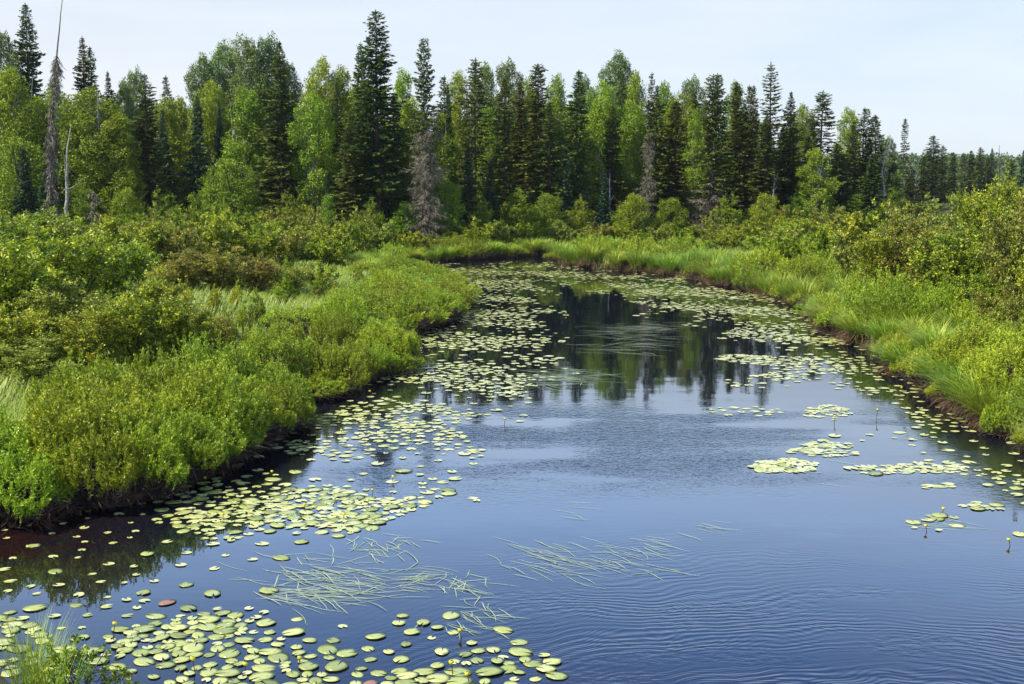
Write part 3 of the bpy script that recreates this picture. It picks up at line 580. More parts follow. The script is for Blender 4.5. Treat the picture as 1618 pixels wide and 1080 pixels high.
for px, ty, Yd, kind, vi in fill:
    k_ = Yd; Yd = warp(px, Yd, .75) + 2; k_ = Yd / k_ / 1.24
    v = K[kind][vi % len(K[kind])]; x, zt = TOP(px, ty, Yd); g0 = float(gz(np.array([x]), np.array([Yd]))[0]); Hh = max(zt - g0, 3)
    ev = kind == 'dark'
    place('spruce_tree' if ev else 'birch_tree', v['parts'], (x, Yd, g0), random.uniform(0, 6.28), (rng.uniform(.85, 1.15) * k_,) * 2 + (Hh / v['H'],),
          'dark spruce half hidden deep in the forest behind the front row of trees' if ev else 'green birch half hidden deep in the forest behind the front row of trees',
          'spruce tree' if ev else 'birch tree', 'spruces deep in the forest' if ev else 'birches deep in the forest')
# saplings and tall bushes against the forest foot
SAPX = [(460, 366, 300, 20, 1, 'bright sapling tucked under the tall olive spruce on its right'), (520, 366, 306, 18, 0, 'small sapling below the bright green birch'), (585, 368, 316, 16, 1, 'light sapling directly under the tallest spruce'), (760, 366, 312, 18, 1, 'light sapling right of the small blue young fir'), (865, 364, 305, 22, 0, 'bright bushy sapling below the tall narrow spruce'), (918, 362, 312, 18, 1, 'sapling below the club topped spruce'), (1060, 360, 312, 20, 0, 'sapling right of the thin dead column spruce'), (1150, 358, 308, 20, 1, 'sapling right of the lichened spruce'), (1210, 356, 305, 18, 0, 'sapling below the layered tall spruce'), (1260, 355, 306, 18, 1, 'sapling left of the lone conical spruce'), (1350, 353, 306, 18, 0, 'sapling below the last green birch'), (200, 352, 296, 24, 0, 'sapling at the left foot of the broad brownish spruce'), (260, 352, 300, 22, 1, 'sapling at the right foot of the broad brownish spruce')]
for px, by, ty, hw, vi, lab in SAPX + [(367, 372, 250, 34, 0, 'bright green young birch bush in front of the tall olive spruce'), (28, 352, 215, 38, 0, 'bright yellow green sapling at far left below the birches'),
        (55, 345, 300, 30, 1, 'light green bushy sapling left of the white dead birch'), (708, 360, 284, 20, 0, 'bright green sapling left of the small blue young fir'), (330, 350, 268, 26, 1, 'leafy sapling at the foot of the deep blue fir'),
        (640, 372, 318, 24, 0, 'small bright sapling by the foot of the tallest spruce'), (820, 362, 300, 26, 1, 'light green sapling at the foot of the dense layered spruce'),
        (1410, 352, 300, 16, 1, 'small sapling at the foot of the forest end'), (1000, 356, 305, 24, 0, 'rounded sapling left of the thin dead column spruce'), (120, 350, 292, 30, 1, 'leafy sapling beside the white dead birch')]:
    Yd = WD(px) - 2.7; x = TOP(px, ty, Yd)[0]; v = K['sapling'][vi]; _, zt = TOP(px, ty, Yd)
    place('young_birch', v['parts'], (x, Yd, .55), random.uniform(0, 6), (hw * 1.35 / F * Yd / v['R'],) * 2 + ((zt - .5) / v['H'],), lab, 'sapling', YNG)
# dead snag
def snag(pxb, Yd, pts_px, r0, seed, twigs, hang, label, mat, name='dead_tree', extra=()):
    x = TOP(pxb, 330, Yd)[0]; rng = R_(seed); k0 = Yd / 74; r0 *= k0; hang = list(hang); hang[2] *= k0; t = Acc(); d = Acc()
    W = [np.array([TOP(px, py, Yd)[0] - x, rng.normal(0, .1), TOP(px, py, Yd)[1] - .5]) for px, py in pts_px]
    W = np.array([W[0] - np.array([0, 0, .6])] + W); k = 16; q = np.linspace(0, len(W) - 1, k)
    P = np.stack([np.interp(q, np.arange(len(W)), W[:, j]) for j in range(3)], 1); P[1:-1] += rng.normal(0, .02, (k - 2, 3))
    tube(t, P, np.linspace(r0, r0 * .12, k), 8)
    for ex in extra:
        E = np.array([[TOP(px, py, Yd)[0] - x, rng.normal(0, .3), TOP(px, py, Yd)[1] - .5] for px, py in ex]); tube(t, bez(E[0], E[1], E[2], 7), np.linspace(r0 * .2, r0 * .05, 7), 6)
    for _ in range(twigs):
        s = rng.uniform(*hang[:2]); b = np.array([np.interp(s * (k - 1), np.arange(k), P[:, j]) for j in range(3)])
        az = rng.uniform(0, 6.28); ln = rng.uniform(.3, 1) * hang[2] * (1 - .5 * s)
        e = b + np.array([math.cos(az) * ln, math.sin(az) * ln, -ln * rng.uniform(.1, hang[3])]); tube(d, bez(b, (b + e) / 2 + [0, 0, .15], e, 4), np.linspace(.022, .006, 4) * k0, 3, rng.random())
        m = int(12 * hang[4]); u = rng.random(m); C = b + (e - b) * u[:, None]
        D = unit(np.stack([rng.normal(0, .6, m), rng.normal(0, .6, m), -np.ones(m)], 1)); diamonds(d, C, D, rng.uniform(.12, .4, m) * k0, .032 * k0, rng.random(m), rng)
    M_ = {'trunk': t.mesh('snag_trunk', mat, True)}; parts = [('trunk', M_['trunk'])]
    if twigs: parts.append(('dead_branches', d.mesh('snag_branches', 'lichen')))
    place(name, parts, (x, Yd, .5), 0, 1, label, 'dead tree', None)
snag(82, 66, [(80, 340), (82, 240), (86, 140), (91, 70), (98, -6)], .15, 5, 240, (.12, .76, .7, 2.4, 1.8), 'tall leaning dead snag with ragged grey twigs before the left birches', 'snag')
snag(103, 65.5, [(103, 330), (104, 290), (108, 240), (113, 196)], .14, 6, 4, (.4, .9, .8, .3, .2), 'forked white dead birch trunk standing at the left edge of the alders', 'birchbark', 'dead_birch', [((104, 285), (101, 262), (100, 240)), ((105, 300), (118, 296), (128, 281))])
snag(1579, 129, [(1579, 330), (1579, 270), (1579, 229)], .09, 7, 6, (.5, .95, .5, .3, .3), 'thin grey dead pole standing among the far row of spruces', 'snag', 'dead_pole')
snag(147, 66, [(147, 345), (149, 320), (148, 298)], .1, 8, 26, (.1, .95, .9, 1.0, 1.2), 'small grey dead stump with drooping twigs right of the white dead birch', 'snag', 'dead_tree')
snag(1398, 97, [(1396, 300), (1394, 270), (1398, 240), (1404, 222)], .08, 9, 0, (0, 1, 1, 1, 1), 'bare white birch limbs forking in front of the last dark spruces', 'birchbark', 'dead_birch', [((1396, 275), (1402, 255), (1412, 236)), ((1395, 262), (1390, 248), (1390, 232))])
# white birch trunks glimpsed between the spruces
tr = Acc(); tube(tr, [(0, 0, -.3), (.03, 0, 2), (-.04, 0, 4), (.02, 0, 6.5)], [.07, .06, .05, .03], 7); trm = tr.mesh('birch_trunk', 'birchbark', True)
tw = Acc(); rng = R_(9)
for i_ in range(9):
    z0 = rng.uniform(3.5, 6.4); az = rng.uniform(0, 6.28); tube(tw, bez((0, 0, z0), (.15 * math.cos(az), .15 * math.sin(az), z0 + .5), (.35 * math.cos(az), .35 * math.sin(az), z0 + 1.2), 4), [.02, .014, .01, .005], 4)
twm = tw.mesh('birch_limbs', 'birchbark', True)
for px, Yd, h, lab in [(500, 64, 1.0, 'left white birch trunk under the bright green birch crown'), (512, 65, .9, 'right white birch trunk under the bright green birch crown'), (917, 64, .8, 'white birch trunk below the club topped spruce'),
        (924, 65, .9, 'slim white birch trunk left of the small pale blue fir'), (946, 66, 1.0, 'pale birch trunk just behind the small pale blue fir'), (962, 63, .75, 'white birch trunk just right of the small pale blue fir'), (695, 66, 1.1, 'white birch trunk right of the half dead spruce'), (890, 62, .9, 'pale trunk under the tall narrow spruce'),
        (1222, 68, .8, 'pale bare trunk below the layered tall spruce'), (1293, 76, .9, 'left pale trunk below the lone conical spruce'), (1299, 78, .9, 'right pale trunk below the lone conical spruce'), (1331, 82, .8, 'pale trunk in the dark gap left of the forest end'), (1440, 104, 1.0, 'white trunk beneath the wispy pole thin spruce'), (1445, 106, .8, 'short white trunk right of the one beneath the wispy spruce')]:
    k_ = Yd; Yd = warp(px, Yd + 5); k_ = Yd / k_ / 1.24; x, _ = TOP(px, 300, Yd); place('bare_birch', [('trunk', trm), ('limbs', twm)], (x, Yd, .55), random.uniform(0, 6), (k_, k_, k_ * h * .72), lab, 'birch tree', 'pale birch trunks at the forest edge', (random.uniform(-.04, .04), random.uniform(-.05, .05)))
# ------------------------------------------------------------------ far wooded ridge
rng = R_(5); f = Acc()
def far_tree(x, y, z, h, r, con, tone):
    k = 70 if con else 110
    if con:
        u = rng.uniform(0, 1, k) ** .6; az = rng.uniform(0, 6.28, k); rad = r * u * rng.uniform(.3, 1, k)
        C = np.stack([x + np.cos(az) * rad * .3, y + np.sin(az) * rad * .3, z + h * (1 - u)], 1); D = unit(np.stack([np.cos(az), np.sin(az), np.full(k, -.25)], 1))
        diamonds(f, C, D, rad * .9 + .15, .5, np.clip(rng.uniform(0, .4, k) + tone, 0, 1), rng, up=1)
    else:
        d = unit(rng.normal(size=(k, 3))); C = np.array([x, y, z + h * .62]) + d * np.array([r, r, h * .38]) * rng.uniform(.5, 1, (k, 1))
        diamonds(f, C, unit(rng.normal(size=(k, 3))), .75, .6, np.clip(rng.uniform(.45, .9, k) + tone, 0, 1), rng, up=.8)
M['farwood'] = leafmat('far_wood_leaves', [(.030, .055, .024), (.065, .11, .040), (.16, .22, .065)], .2, .6, .2, 0, 0)
for Yd, n, x0, x1, top in ((300, 210, 1330, 1800, 246), (340, 240, 1330, 1800, 242), (230, 90, 1400, 1800, 262), (175, 70, 1400, 1800, 275)):
    for i_ in range(n):
        px = rng.uniform(x0, x1); y = Yd + rng.uniform(-18, 18); x, zt = TOP(px, top + rng.uniform(-3, 7), y); g0 = float(gz(np.array([x]), np.array([y]))[0])
        far_tree(x, y, g0, max(zt - g0, 3), rng.uniform(1.2, 2.4), rng.random() < .6, rng.uniform(-.1, .2))
o = ob('distant_forest', f.mesh('distant_forest', 'farwood')); props(o, 'hazy green wooded ridge on the horizon at the right of the forest', 'forest', None, 'stuff')
# ------------------------------------------------------------------ shrubs, mounds and tussocks
cand = []                                                  # name, parts, loc, scale, label, cat, group
LMK = [(0, 'left of the leaning dead snag'), (90, 'beneath the white dead birch'), (160, 'below the broad brownish spruce'), (270, 'below the deep blue fir'), (340, 'below the twin slim firs'), (410, 'below the tall olive spruce'),
       (480, 'below the bright green birch'), (545, 'below the tallest spruce'), (635, 'below the half dead spruce'), (715, 'below the small blue young fir'), (775, 'below the dense layered spruce'), (835, 'below the tall narrow spruce'),
       (890, 'below the club topped spruce'), (935, 'below the yellow green birches'), (1005, 'below the thin dead column spruce'), (1080, 'below the lichened spruce'), (1150, 'below the tight row of spruces'), (1200, 'below the layered tall spruce'),
       (1265, 'below the lone conical spruce'), (1330, 'below the forest end'), (1410, 'below the wispy pole spruce'), (1460, 'below the far row of spruces')]
def lmk(px):
    r = LMK[0][1]
    for a_, b_ in LMK:
        if px >= a_: r = b_
    return r
def add(name, kind, x, y, h, wd, label, cat, group, mat=None, vi=None, tilt=(0, 0), zoff=0):
    v = K[kind][random.randrange(len(K[kind])) if vi is None else vi]; g0 = float(gz(np.array([x]), np.array([y]))[0]) + zoff
    p = brown(v['parts'], mat) if mat else v['parts']
    cand.append((name, p, (x, y, max(g0, -.05)), (wd / v['R'], wd / v['R'], h / v['H']), label, cat, group, tilt))
# near and middle alders, one by one: px, base y, top y, half width px, material, label
ALD = [
 (15, 560, 345, 130, None, 'tallest dark green alder at the left edge of the photo'), (95, 530, 352, 110, None, 'tall green alder second from the left edge'), (170, 505, 368, 95, None, 'green alder with glossy leaves above the olive one'),
 (60, 612, 520, 90, 'willow', 'yellowish low alder at the left edge behind the near sedge'), (150, 600, 470, 90, None, 'olive alder behind the near sedge, left of the thin stemmed one'), (10, 600, 470, 85, None, 'dark low alder cut by the left edge'),
 (225, 585, 432, 85, None, 'thin stemmed olive alder at the right end of the near left thicket'), (290, 575, 450, 70, None, 'sparse alder with visible stems beside the bright meadow'), (105, 565, 430, 90, 'willow', 'yellow green alder in the middle of the near left thicket'),
 (250, 530, 410, 75, None, 'leafy alder just below the russet shrub'), (340, 560, 480, 45, 'alder_brown', 'small russet tinged shrub at the meadow edge'), (290, 470, 395, 60, 'alder_brown', 'left russet brown shrub beside the left meadow'),
 (350, 468, 386, 62, 'alder_brown', 'middle russet brown shrub beside the left meadow'), (405, 466, 400, 48, 'alder_brown', 'right russet brown shrub beside the left meadow'), (455, 462, 408, 45, 'willow', 'olive shrub right of the russet shrubs'), (505, 455, 410, 38, None, 'low olive shrub at the top of the left meadow'),
 (0, 470, 330, 90, None, 'high alder behind the thicket at the left edge'), (70, 460, 332, 85, 'willow', 'pale alder behind the near left thicket'), (140, 450, 338, 80, None, 'green alder behind the pale one on the left'), (210, 445, 345, 75, None, 'green alder left of the russet shrubs, farther back'),
 (270, 440, 340, 70, 'willow', 'pale olive alder behind the russet shrubs'), (330, 432, 335, 66, None, 'green alder directly behind the russet shrubs'), (395, 430, 345, 60, None, 'rounded alder behind the right russet shrub'), (450, 425, 350, 55, 'willow', 'pale rounded alder above the left meadow'), (510, 408, 345, 50, None, 'dark sided alder at the meadow corner'), (560, 402, 340, 48, None, 'rounded alder by the start of the far bank'),
 (1500, 500, 330, 85, None, 'thin stemmed olive alder standing out in front on the right bank'), (1590, 560, 420, 60, 'alder_brown', 'russet alder low at the right edge'), (1612, 590, 470, 40, 'willow', 'bright yellow green bush at the right edge'),
 (1610, 520, 290, 80, 'alder_brown', 'tall brownish alder cut by the right edge'), (1560, 480, 275, 75, None, 'tallest green alder near the right edge'), (1450, 480, 330, 70, 'alder_brown', 'brown tinged alder left of the thin stemmed one'), (1400, 475, 345, 62, None, 'green alder in the right thicket above the tussocks'),
 (1350, 455, 345, 60, 'willow', 'pale alder in the right thicket above the tussocks'), (1480, 450, 308, 70, 'willow', 'sunlit pale topped alder high in the right thicket'), (1430, 440, 312, 62, 'willow', 'pale glossy alder behind the brown tinged one'), (1380, 430, 318, 58, None, 'green alder behind the pale ones on the right'), (1330, 430, 325, 55, None, 'green rounded alder at the left end of the right thicket'),
 (1290, 432, 340, 50, None, 'low green alder above the round tussocks'), (1240, 430, 350, 48, None, 'olive alder at the foot of the right belt'), (1530, 440, 295, 66, None, 'green alder behind the tallest right one'), (1618, 450, 262, 80, 'willow', 'high pale alder at the upper right edge'), (1575, 430, 285, 60, None, 'alder filling behind the tallest right one'),
 (1660, 560, 330, 80, None, 'alder reaching in from beyond the right edge'), (1550, 520, 400, 55, None, 'dark green alder between the thin stemmed and russet ones'),
]
for px, by, ty, hw, mt, lab in ALD:
    x, y = G(px, by, .45)
    if y > WD(px) - 1.2: y = WD(px) - 1.2 - random.uniform(0, .8); x = TOP(px, ty, y)[0]
    _, zt = TOP(px, ty, y); far = y > 42
    add('alder_shrub', 'alder_far' if far else 'alder', x, y, zt - .45, hw / F * y, lab, 'shrub', 'alder shrubs', mt)
rng = R_(31)
def belt(x0, x1, rows, tops, dens, side):
    for by, w0 in rows:
        px = x0
        while px < x1:
            j = by; y = WD(px) - {0: 1.6, 1: 4.8, 2: 8.3, 3: 12.5}[(by - rows[0][0]) // 12 if len(rows) > 1 else 3] * WD(px) / 60 + rng.uniform(-1, 1); x = TOP(px, 340, y)[0]; ty = np.interp(px, tops[0], tops[1]) + (j - rows[0][0]) * .35 + rng.uniform(-7, 14)
            if float(sdf(np.array([x]), np.array([y]))[0]) > 1.0:
                _, zt = TOP(px, ty, y); c = rng.random(); mt = None if c < .5 else 'willow'
                ds = {None: 'green', 'willow': 'pale olive', 'alder_brown': 'russet'}[mt]
                add('alder_shrub', 'alder_far', x, y, max(zt - .5, 1.0), w0 / F * y * rng.uniform(.85, 1.25), f'{ds} rounded shrub in the {side} shrub belt, {lmk(px)}', 'shrub', f'shrubs of the {side} belt', mt)
            px += w0 * rng.uniform(.75, 1.25) * dens
belt(-20, 880, [(366, 27), (380, 30), (394, 34)], ([0, 100, 300, 600, 640, 700, 880], [322, 330, 315, 325, 345, 340, 328]), 1.25, 'left')
belt(-20, 560, [(412, 42)], ([0, 300, 520], [330, 335, 360]), 1.3, 'left')
belt(890, 1480, [(366, 26), (380, 30), (398, 34)], ([890, 1000, 1100, 1200, 1300, 1480], [335, 340, 335, 325, 318, 312]), 1.25, 'right')
belt(1100, 1300, [(418, 36)], ([1100, 1300], [362, 350]), 1.2, 'right')
rg2 = R_(303)
for i_ in range(26):                                        # thicket going on past both edges of the view
    rt = i_ < 16; y = rg2.uniform(22, 62); x = (.42 * y + rg2.uniform(1.2, 9)) * (1 if rt else -1)
    if float(sdf(np.array([x]), np.array([y]))[0]) < 2: continue
    add('alder_shrub', 'alder' if y < 40 else 'alder_far', x, y, rg2.uniform(2.6, 3.8), rg2.uniform(1.3, 2.0), f"green alder in the thicket that goes on past the {'right' if rt else 'left'} edge of the photo", 'shrub', f"alders past the {'right' if rt else 'left'} edge", [None, 'willow'][i_ % 2])
# banks: rows of mounds or tussocks following the water's edge
def bankrow(line, off, step, jit, fn):
    line = [np.array(p) for p in line]
    for a_, b_ in zip(line[:-1], line[1:]):
        d = b_ - a_; l = np.linalg.norm(d); n_ = np.array([-d[1], d[0]]) / max(l, 1e-6); mid = (a_ + b_) / 2
        if float(sdf(np.array([(mid + n_ * .6)[0]]), np.array([(mid + n_ * .6)[1]]))[0]) < 0: n_ = -n_
        k = max(1, int(round(l / step)))
        for j in range(k):
            q = a_ + d * ((j + rng.uniform(.2, .8)) / k) + n_ * (off + rng.uniform(-jit, jit))
            s = float(sdf(np.array([q[0]]), np.array([q[1]]))[0])
            if s > .02: fn(q[0], q[1], s)
def gl(seg, hmul=1.0, near=True, tus=0.0, gname='', where=''):
    def fn(x, y, s):
        px, py = PROJ(x, y, .5)
        if px < -120 or px > 1740: return
        if rng.random() < tus:
            h = rng.uniform(.75, 1.1) * hmul; add('sedge_tussock', 'tussock' if y < 37 else 'tussock_far', x, y, h, rng.uniform(.38, .55), f'arching green sedge tussock {where}', 'tussock', f'sedge tussocks {gname}')
        else:
            h = rng.choice([.5, .7, .95, 1.15, 1.3]) * rng.uniform(.9, 1.08) * hmul * (.62 if x < -1.5 and 41 < y < 58 else 1); h = min(h, .92) if s < .75 else h; add('sweet_gale_bush', 'gale' if y < 33 else 'gale_far', x, y, h, max(rng.uniform(.5, 1.0) * (1 if y < 33 else 1.1) * (.8 if s < .75 else 1), h * .78), f'rounded yellow green sweet gale bush {where}', 'bush', f'sweet gale bushes {gname}')
    return fn
A_ = LBw[:8]; A_ = [(-9.5, 16)] + A_
bankrow(A_, .22, .7, .1, gl(0, .85, where='overhanging the water on the nearest left bank', gname='on the nearest left bank'))
bankrow(A_, 1.05, .95, .25, gl(0, 1.0, where='in the second row of the nearest left bank', gname='on the nearest left bank'))
bankrow(A_, 1.85, 1.2, .3, gl(0, .85, tus=.25, where='in the third row of the nearest left bank', gname='on the nearest left bank'))
bankrow(A_, 2.5, .8, .4, gl(0, .85, tus=.92, where='behind the nearest left bank bushes', gname='on the nearest left bank'))
C_ = LBw[10:15]
bankrow(C_, .22, .7, .1, gl(0, .8, where='at the water on the middle left bank', gname='on the middle left bank'))
bankrow(C_, 1.2, 1.1, .3, gl(0, .8, where='in the second row of the middle left bank', gname='on the middle left bank'))
#bankrow(C_, 2.1, 1.3, .4, gl(0, .7, tus=.4, where='at the back of the middle left bank', gname='on the middle left bank'))
D_ = LBw[15:]
bankrow(D_, .22, .7, .1, gl(0, .72, where='at the tip of the left meadow point', gname='on the left meadow point'))
bankrow(D_, 1.3, 1.15, .35, gl(0, .72, where='in the second row of the left meadow point', gname='on the left meadow point'))
bankrow(D_, 2.4, 1.2, .5, gl(0, .66, tus=.3, where='in the third row of the left meadow point', gname='on the left meadow point'))
#bankrow(D_, 3.8, 1.5, .7, gl(0, .6, tus=.4, where='farther back on the left meadow point', gname='on the left meadow point'))
bankrow([LBw[-1]] + FBw, .16, .7, .1, gl(0, .8, tus=.7, where='along the far bank where the river bends', gname='on the far bank'))
bankrow([LBw[-1]] + FBw, 1.5, 1.1, .4, gl(0, .75, tus=.6, where='behind the edge of the far bank', gname='on the far bank'))
bankrow([LBw[-1]] + FBw, 3.2, 1.4, .7, gl(0, .75, tus=.7, where='between the far bank and the shrub belt', gname='on the far bank'))
R1 = RBw[:5]; R2 = RBw[4:9]; R3 = RBw[8:] + [(8.9, 15.5), (9.15, 11)]
bankrow(R1, .08, .7, .1, gl(0, 1.05, tus=.8, where='at the water on the far right bank', gname='on the far right bank'))
bankrow(R1, 1.3, .9, .4, gl(0, 1.0, tus=.6, where='behind the edge of the far right bank', gname='on the far right bank'))
bankrow(R1, 2.6, 1.1, .6, gl(0, 1.0, tus=.5, where='below the right shrub belt', gname='on the far right bank'))
bankrow(R2, .08, .7, .1, gl(0, .95, tus=.8, where='at the water on the middle right bank', gname='on the middle right bank'))
bankrow(R2, 1.2, .85, .35, gl(0, .95, tus=.55, where='in the second row of the middle right bank', gname='on the middle right bank'))
bankrow(R2, 2.3, 1.0, .5, gl(0, .95, tus=.45, where='at the back of the middle right bank', gname='on the middle right bank'))
bankrow(R2, 3.6, 1.2, .7, gl(0, .95, tus=.3, where='before the alders of the right bank', gname='on the middle right bank'))
bankrow(R3, .08, .7, .1, gl(0, .85, tus=.62, where='at the water on the nearest right bank', gname='on the nearest right bank'))
bankrow(R3, 1.05, .75, .25, gl(0, .9, tus=.6, where='in the second row of the nearest right bank', gname='on the nearest right bank'))
bankrow(R3, 1.9, .85, .35, gl(0, .9, tus=.55, where='at the back of the nearest right bank', gname='on the nearest right bank'))
bankrow(R3, 2.9, 1.0, .4, gl(0, .9, tus=.4, where='before the near right alders', gname='on the nearest right bank'))
# leafy yellow plants in the left meadow
K['forb'] = [gale(61, .8, .22, 60, 26, .06, 'forb', .15, .2)]
for _ in range(46):
    px, py = rng.uniform(330, 700), rng.uniform(430, 560); x, y = G(px, py, .5)
    if py > 480 + (px < 560) * 90 or sdf(np.array([x]), np.array([y]))[0] < 2: continue
    add('meadow_plant', 'forb', x, y, rng.uniform(.6, .95), rng.uniform(.18, .32), 'upright yellow green leafy plant in the sunny left meadow', 'plant', 'leafy plants of the left meadow')
K['sprig'] = [gale(71, .6, .3, 46, 24, .05, 'gale', .2, .12)]; K['wispy'] = [tussock(72, .7, .4, 110, .008, False, .4)]
# corner plants beside the camera
for x, y, h, w_, k_, lab in [(-3.98, 9.85, .58, .32, 'wispy', 'loose grass tussock in the bottom left corner'), (-3.72, 9.5, .6, .3, 'wispy', 'grass tussock at the very bottom edge left of the leafy sprigs'), (-4.12, 10.1, .7, .3, 'wispy', 'tall wispy grass tussock cut by the left edge at the bottom'),
                             (-3.62, 9.75, .44, .34, 'sprig', 'leafy green sprig bush in the bottom left corner'), (-3.3, 9.75, .38, .24, 'sprig', 'small leafy sprig bush beside the bottom lily pads')]:
    add('sedge_tussock' if k_ == 'wispy' else 'sweet_gale_bush', k_, x, y, h, w_, lab, 'tussock' if k_ == 'wispy' else 'bush', 'plants of the near corner')
# same labels get an order along the photo: from the left
from collections import defaultdict
by = defaultdict(list)
for c in cand: by[c[4]].append(c)
ORD = ['leftmost', 'second from the left', 'third from the left', 'fourth from the left', 'fifth from the left', 'sixth from the left', 'seventh from the left', 'eighth from the left', 'ninth from the left', 'tenth from the left', 'eleventh from the left', 'twelfth from the left']
for lab, cs in by.items():
    cs.sort(key=lambda c: float(PROJ(c[2][0], c[2][1], .5)[0])); n = len(cs)
    for i_, c in enumerate(cs):
        l2 = lab
        if n > 1 and n <= 24:
            q = ORD[i_] if i_ < 12 and i_ < (n + 1) // 2 else ORD[n - 1 - i_].replace('left', 'right')
            if lab.count(' ') < 12: l2 = f'{lab}, {q}'
            else: l2 = lab
        if len(l2.split()) > 16: l2 = ' '.join(l2.replace('rounded ', '').replace('yellow green ', '').replace('arching green ', '').split())
        place(c[0], c[1], c[2], random.uniform(0, 6.28), c[3], l2, c[5], c[6], c[7])
# ------------------------------------------------------------------ meadow grass (uncountable)
rng = R_(91); f = Acc(); n = 720000
r_ = 14 + (84 - 14) * rng.uniform(0, 1, n) ** .75; az = rng.uniform(-.43, .43, n); az[540000:] = rng.choice([-1, 1], 180000) * rng.uniform(.43, .72, 180000)
x = r_ * np.sin(az); y = r_ * np.cos(az); s = sdf(x, y)
dn = (.2 + .8 * sm((s - 2.2) / 1.5) * (x < 0) + .55 * (x >= 0)) * (.35 + .65 * (blob_noise(np.stack([x, y, 0 * x], 1), 1.7, 2) > -.15))
ok = (s > .05) & (rng.random(n) < dn); x, y, s, r_ = x[ok], y[ok], s[ok], r_[ok]; z = gz(x, y); k = len(x)
hh = (.34 + .30 * sm((blob_noise(np.stack([x, y, 0 * x], 1), .8, 5) + .4))) * rng.uniform(.6, 1.25, k)
wind = 1.2 + .9 * np.sin(x * .35) * np.cos(y * .3)
blades(f, np.stack([x, y, z - .02], 1), np.where(rng.random(k) < .5, wind, rng.uniform(0, 6.28, k)) , rng.uniform(.05, .55, k), hh, .006 + .00034 * r_, np.clip(rng.normal(.45, .2, k) + .25 * blob_noise(np.stack([x, y, 0 * x], 1), .9, 1), 0, 1), rng)
o = ob('meadow_grass', f.mesh('meadow_grass', 'sedge')); props(o, 'fine green sedge and grass covering both river banks between the shrubs', 'grass', None, 'stuff')
# dead brown litter on the bank faces
f = Acc(); n = 90000; t_ = rng.uniform(0, 1, n)
lines = [np.array(A_), np.array(LBw), np.array([LBw[-1]] + FBw), np.array(RBw + [(8.9, 15.5)])]
for ln in lines:
    seg = np.linalg.norm(np.diff(ln, axis=0), axis=1); k = int(seg.sum() * 190); c = np.concatenate([[0], np.cumsum(seg)]); u = rng.uniform(0, c[-1], k)
    x = np.interp(u, c, ln[:, 0]) + rng.normal(0, .12, k); y = np.interp(u, c, ln[:, 1]) + rng.normal(0, .12, k); s = sdf(x, y); ok = (s > -.12) & (s < .35); x, y = x[ok], y[ok]; k = len(x)
    z = np.maximum(gz(x, y), -.02) + rng.uniform(0, .12, k); az = rng.uniform(0, 6.28, k)
    blades(f, np.stack([x, y, z], 1), az, rng.uniform(.5, 1.6, k), rng.uniform(.1, .32, k), .013, rng.random(k), rng)
o = ob('dead_sedge_litter', f.mesh('dead_sedge_litter', 'straw')); props(o, 'brown dead sedge hanging over the peat edges of both banks', 'dead grass', None, 'stuff')
# ------------------------------------------------------------------ lily pads
def inpoly(px, py, poly):
    ins = np.zeros(px.shape, bool); n = len(poly)
    for i_ in range(n):
        ax, ay = poly[i_]; bx, by_ = poly[(i_ + 1) % n]
        c = ((ay > py) != (by_ > py))
        with np.errstate(divide='ignore', invalid='ignore'): xi = ax + (py - ay) * (bx - ax) / ((by_ - ay) if by_ != ay else 1e-9)
        ins ^= c & (px < xi)
    return ins
REG = [
 ([(30, 1000), (150, 990), (200, 985), (290, 975), (330, 990), (430, 1000), (470, 1030), (480, 1080), (470, 1140), (-60, 1140), (-60, 1000)], .5, 'lily pads of the raft along the bottom left'),
 ([(430, 985), (560, 975), (640, 985), (700, 1010), (860, 1015), (860, 1040), (800, 1060), (830, 1130), (480, 1130), (480, 1080)], .36, 'lily pads scattered along the bottom centre'),
 ([(300, 805), (470, 772), (590, 772), (640, 775), (710, 778), (715, 798), (640, 820), (540, 842), (430, 862), (350, 885), (300, 850), (250, 830)], .62, 'lily pads of the raft left of the floating ribbon leaves'),
 ([(0, 850), (250, 800), (300, 830), (330, 900), (270, 960), (100, 985), (0, 960)], .045, 'scattered lily pads on the dark water under the left bank'),
 ([(240, 810), (420, 715), (470, 745), (420, 775), (300, 800)], .30, 'lily pads in the shade of the near left bushes'),
 ([(440, 690), (520, 640), (640, 600), (700, 620), (720, 660), (700, 700), (600, 720), (480, 740)], .42, 'lily pads beside the middle left bank'),
 ([(600, 700), (690, 680), (745, 700), (740, 730), (690, 760), (590, 755)], .30, 'lily pads in the open channel below the middle raft'),
 ([(600, 548), (735, 470), (712, 432), (845, 432), (850, 470), (866, 530), (880, 580), (840, 606), (790, 660), (700, 676), (600, 670), (500, 650), (620, 600)], .44, 'lily pads of the big raft in mid river'),
 ([(680, 424), (880, 418), (950, 430), (1080, 442), (1080, 462), (960, 446), (850, 440), (720, 432)], .45, 'lily pads under the far bank'),
 ([(960, 448), (1080, 440), (1180, 462), (1290, 492), (1330, 530), (1400, 570), (1400, 600), (1310, 565), (1200, 535), (1110, 498), (1030, 488)], .55, 'lily pads of the raft along the right bank'),
 ([(1330, 545), (1420, 595), (1500, 640), (1490, 665), (1400, 630), (1320, 590), (1250, 560)], .30, 'lily pads before the near right bank'),
 ([(1400, 610), (1500, 640), (1618, 712), (1700, 760), (1700, 820), (1618, 790), (1520, 760), (1440, 690)], .22, 'lily pads in the dark reflection at the right'),
]
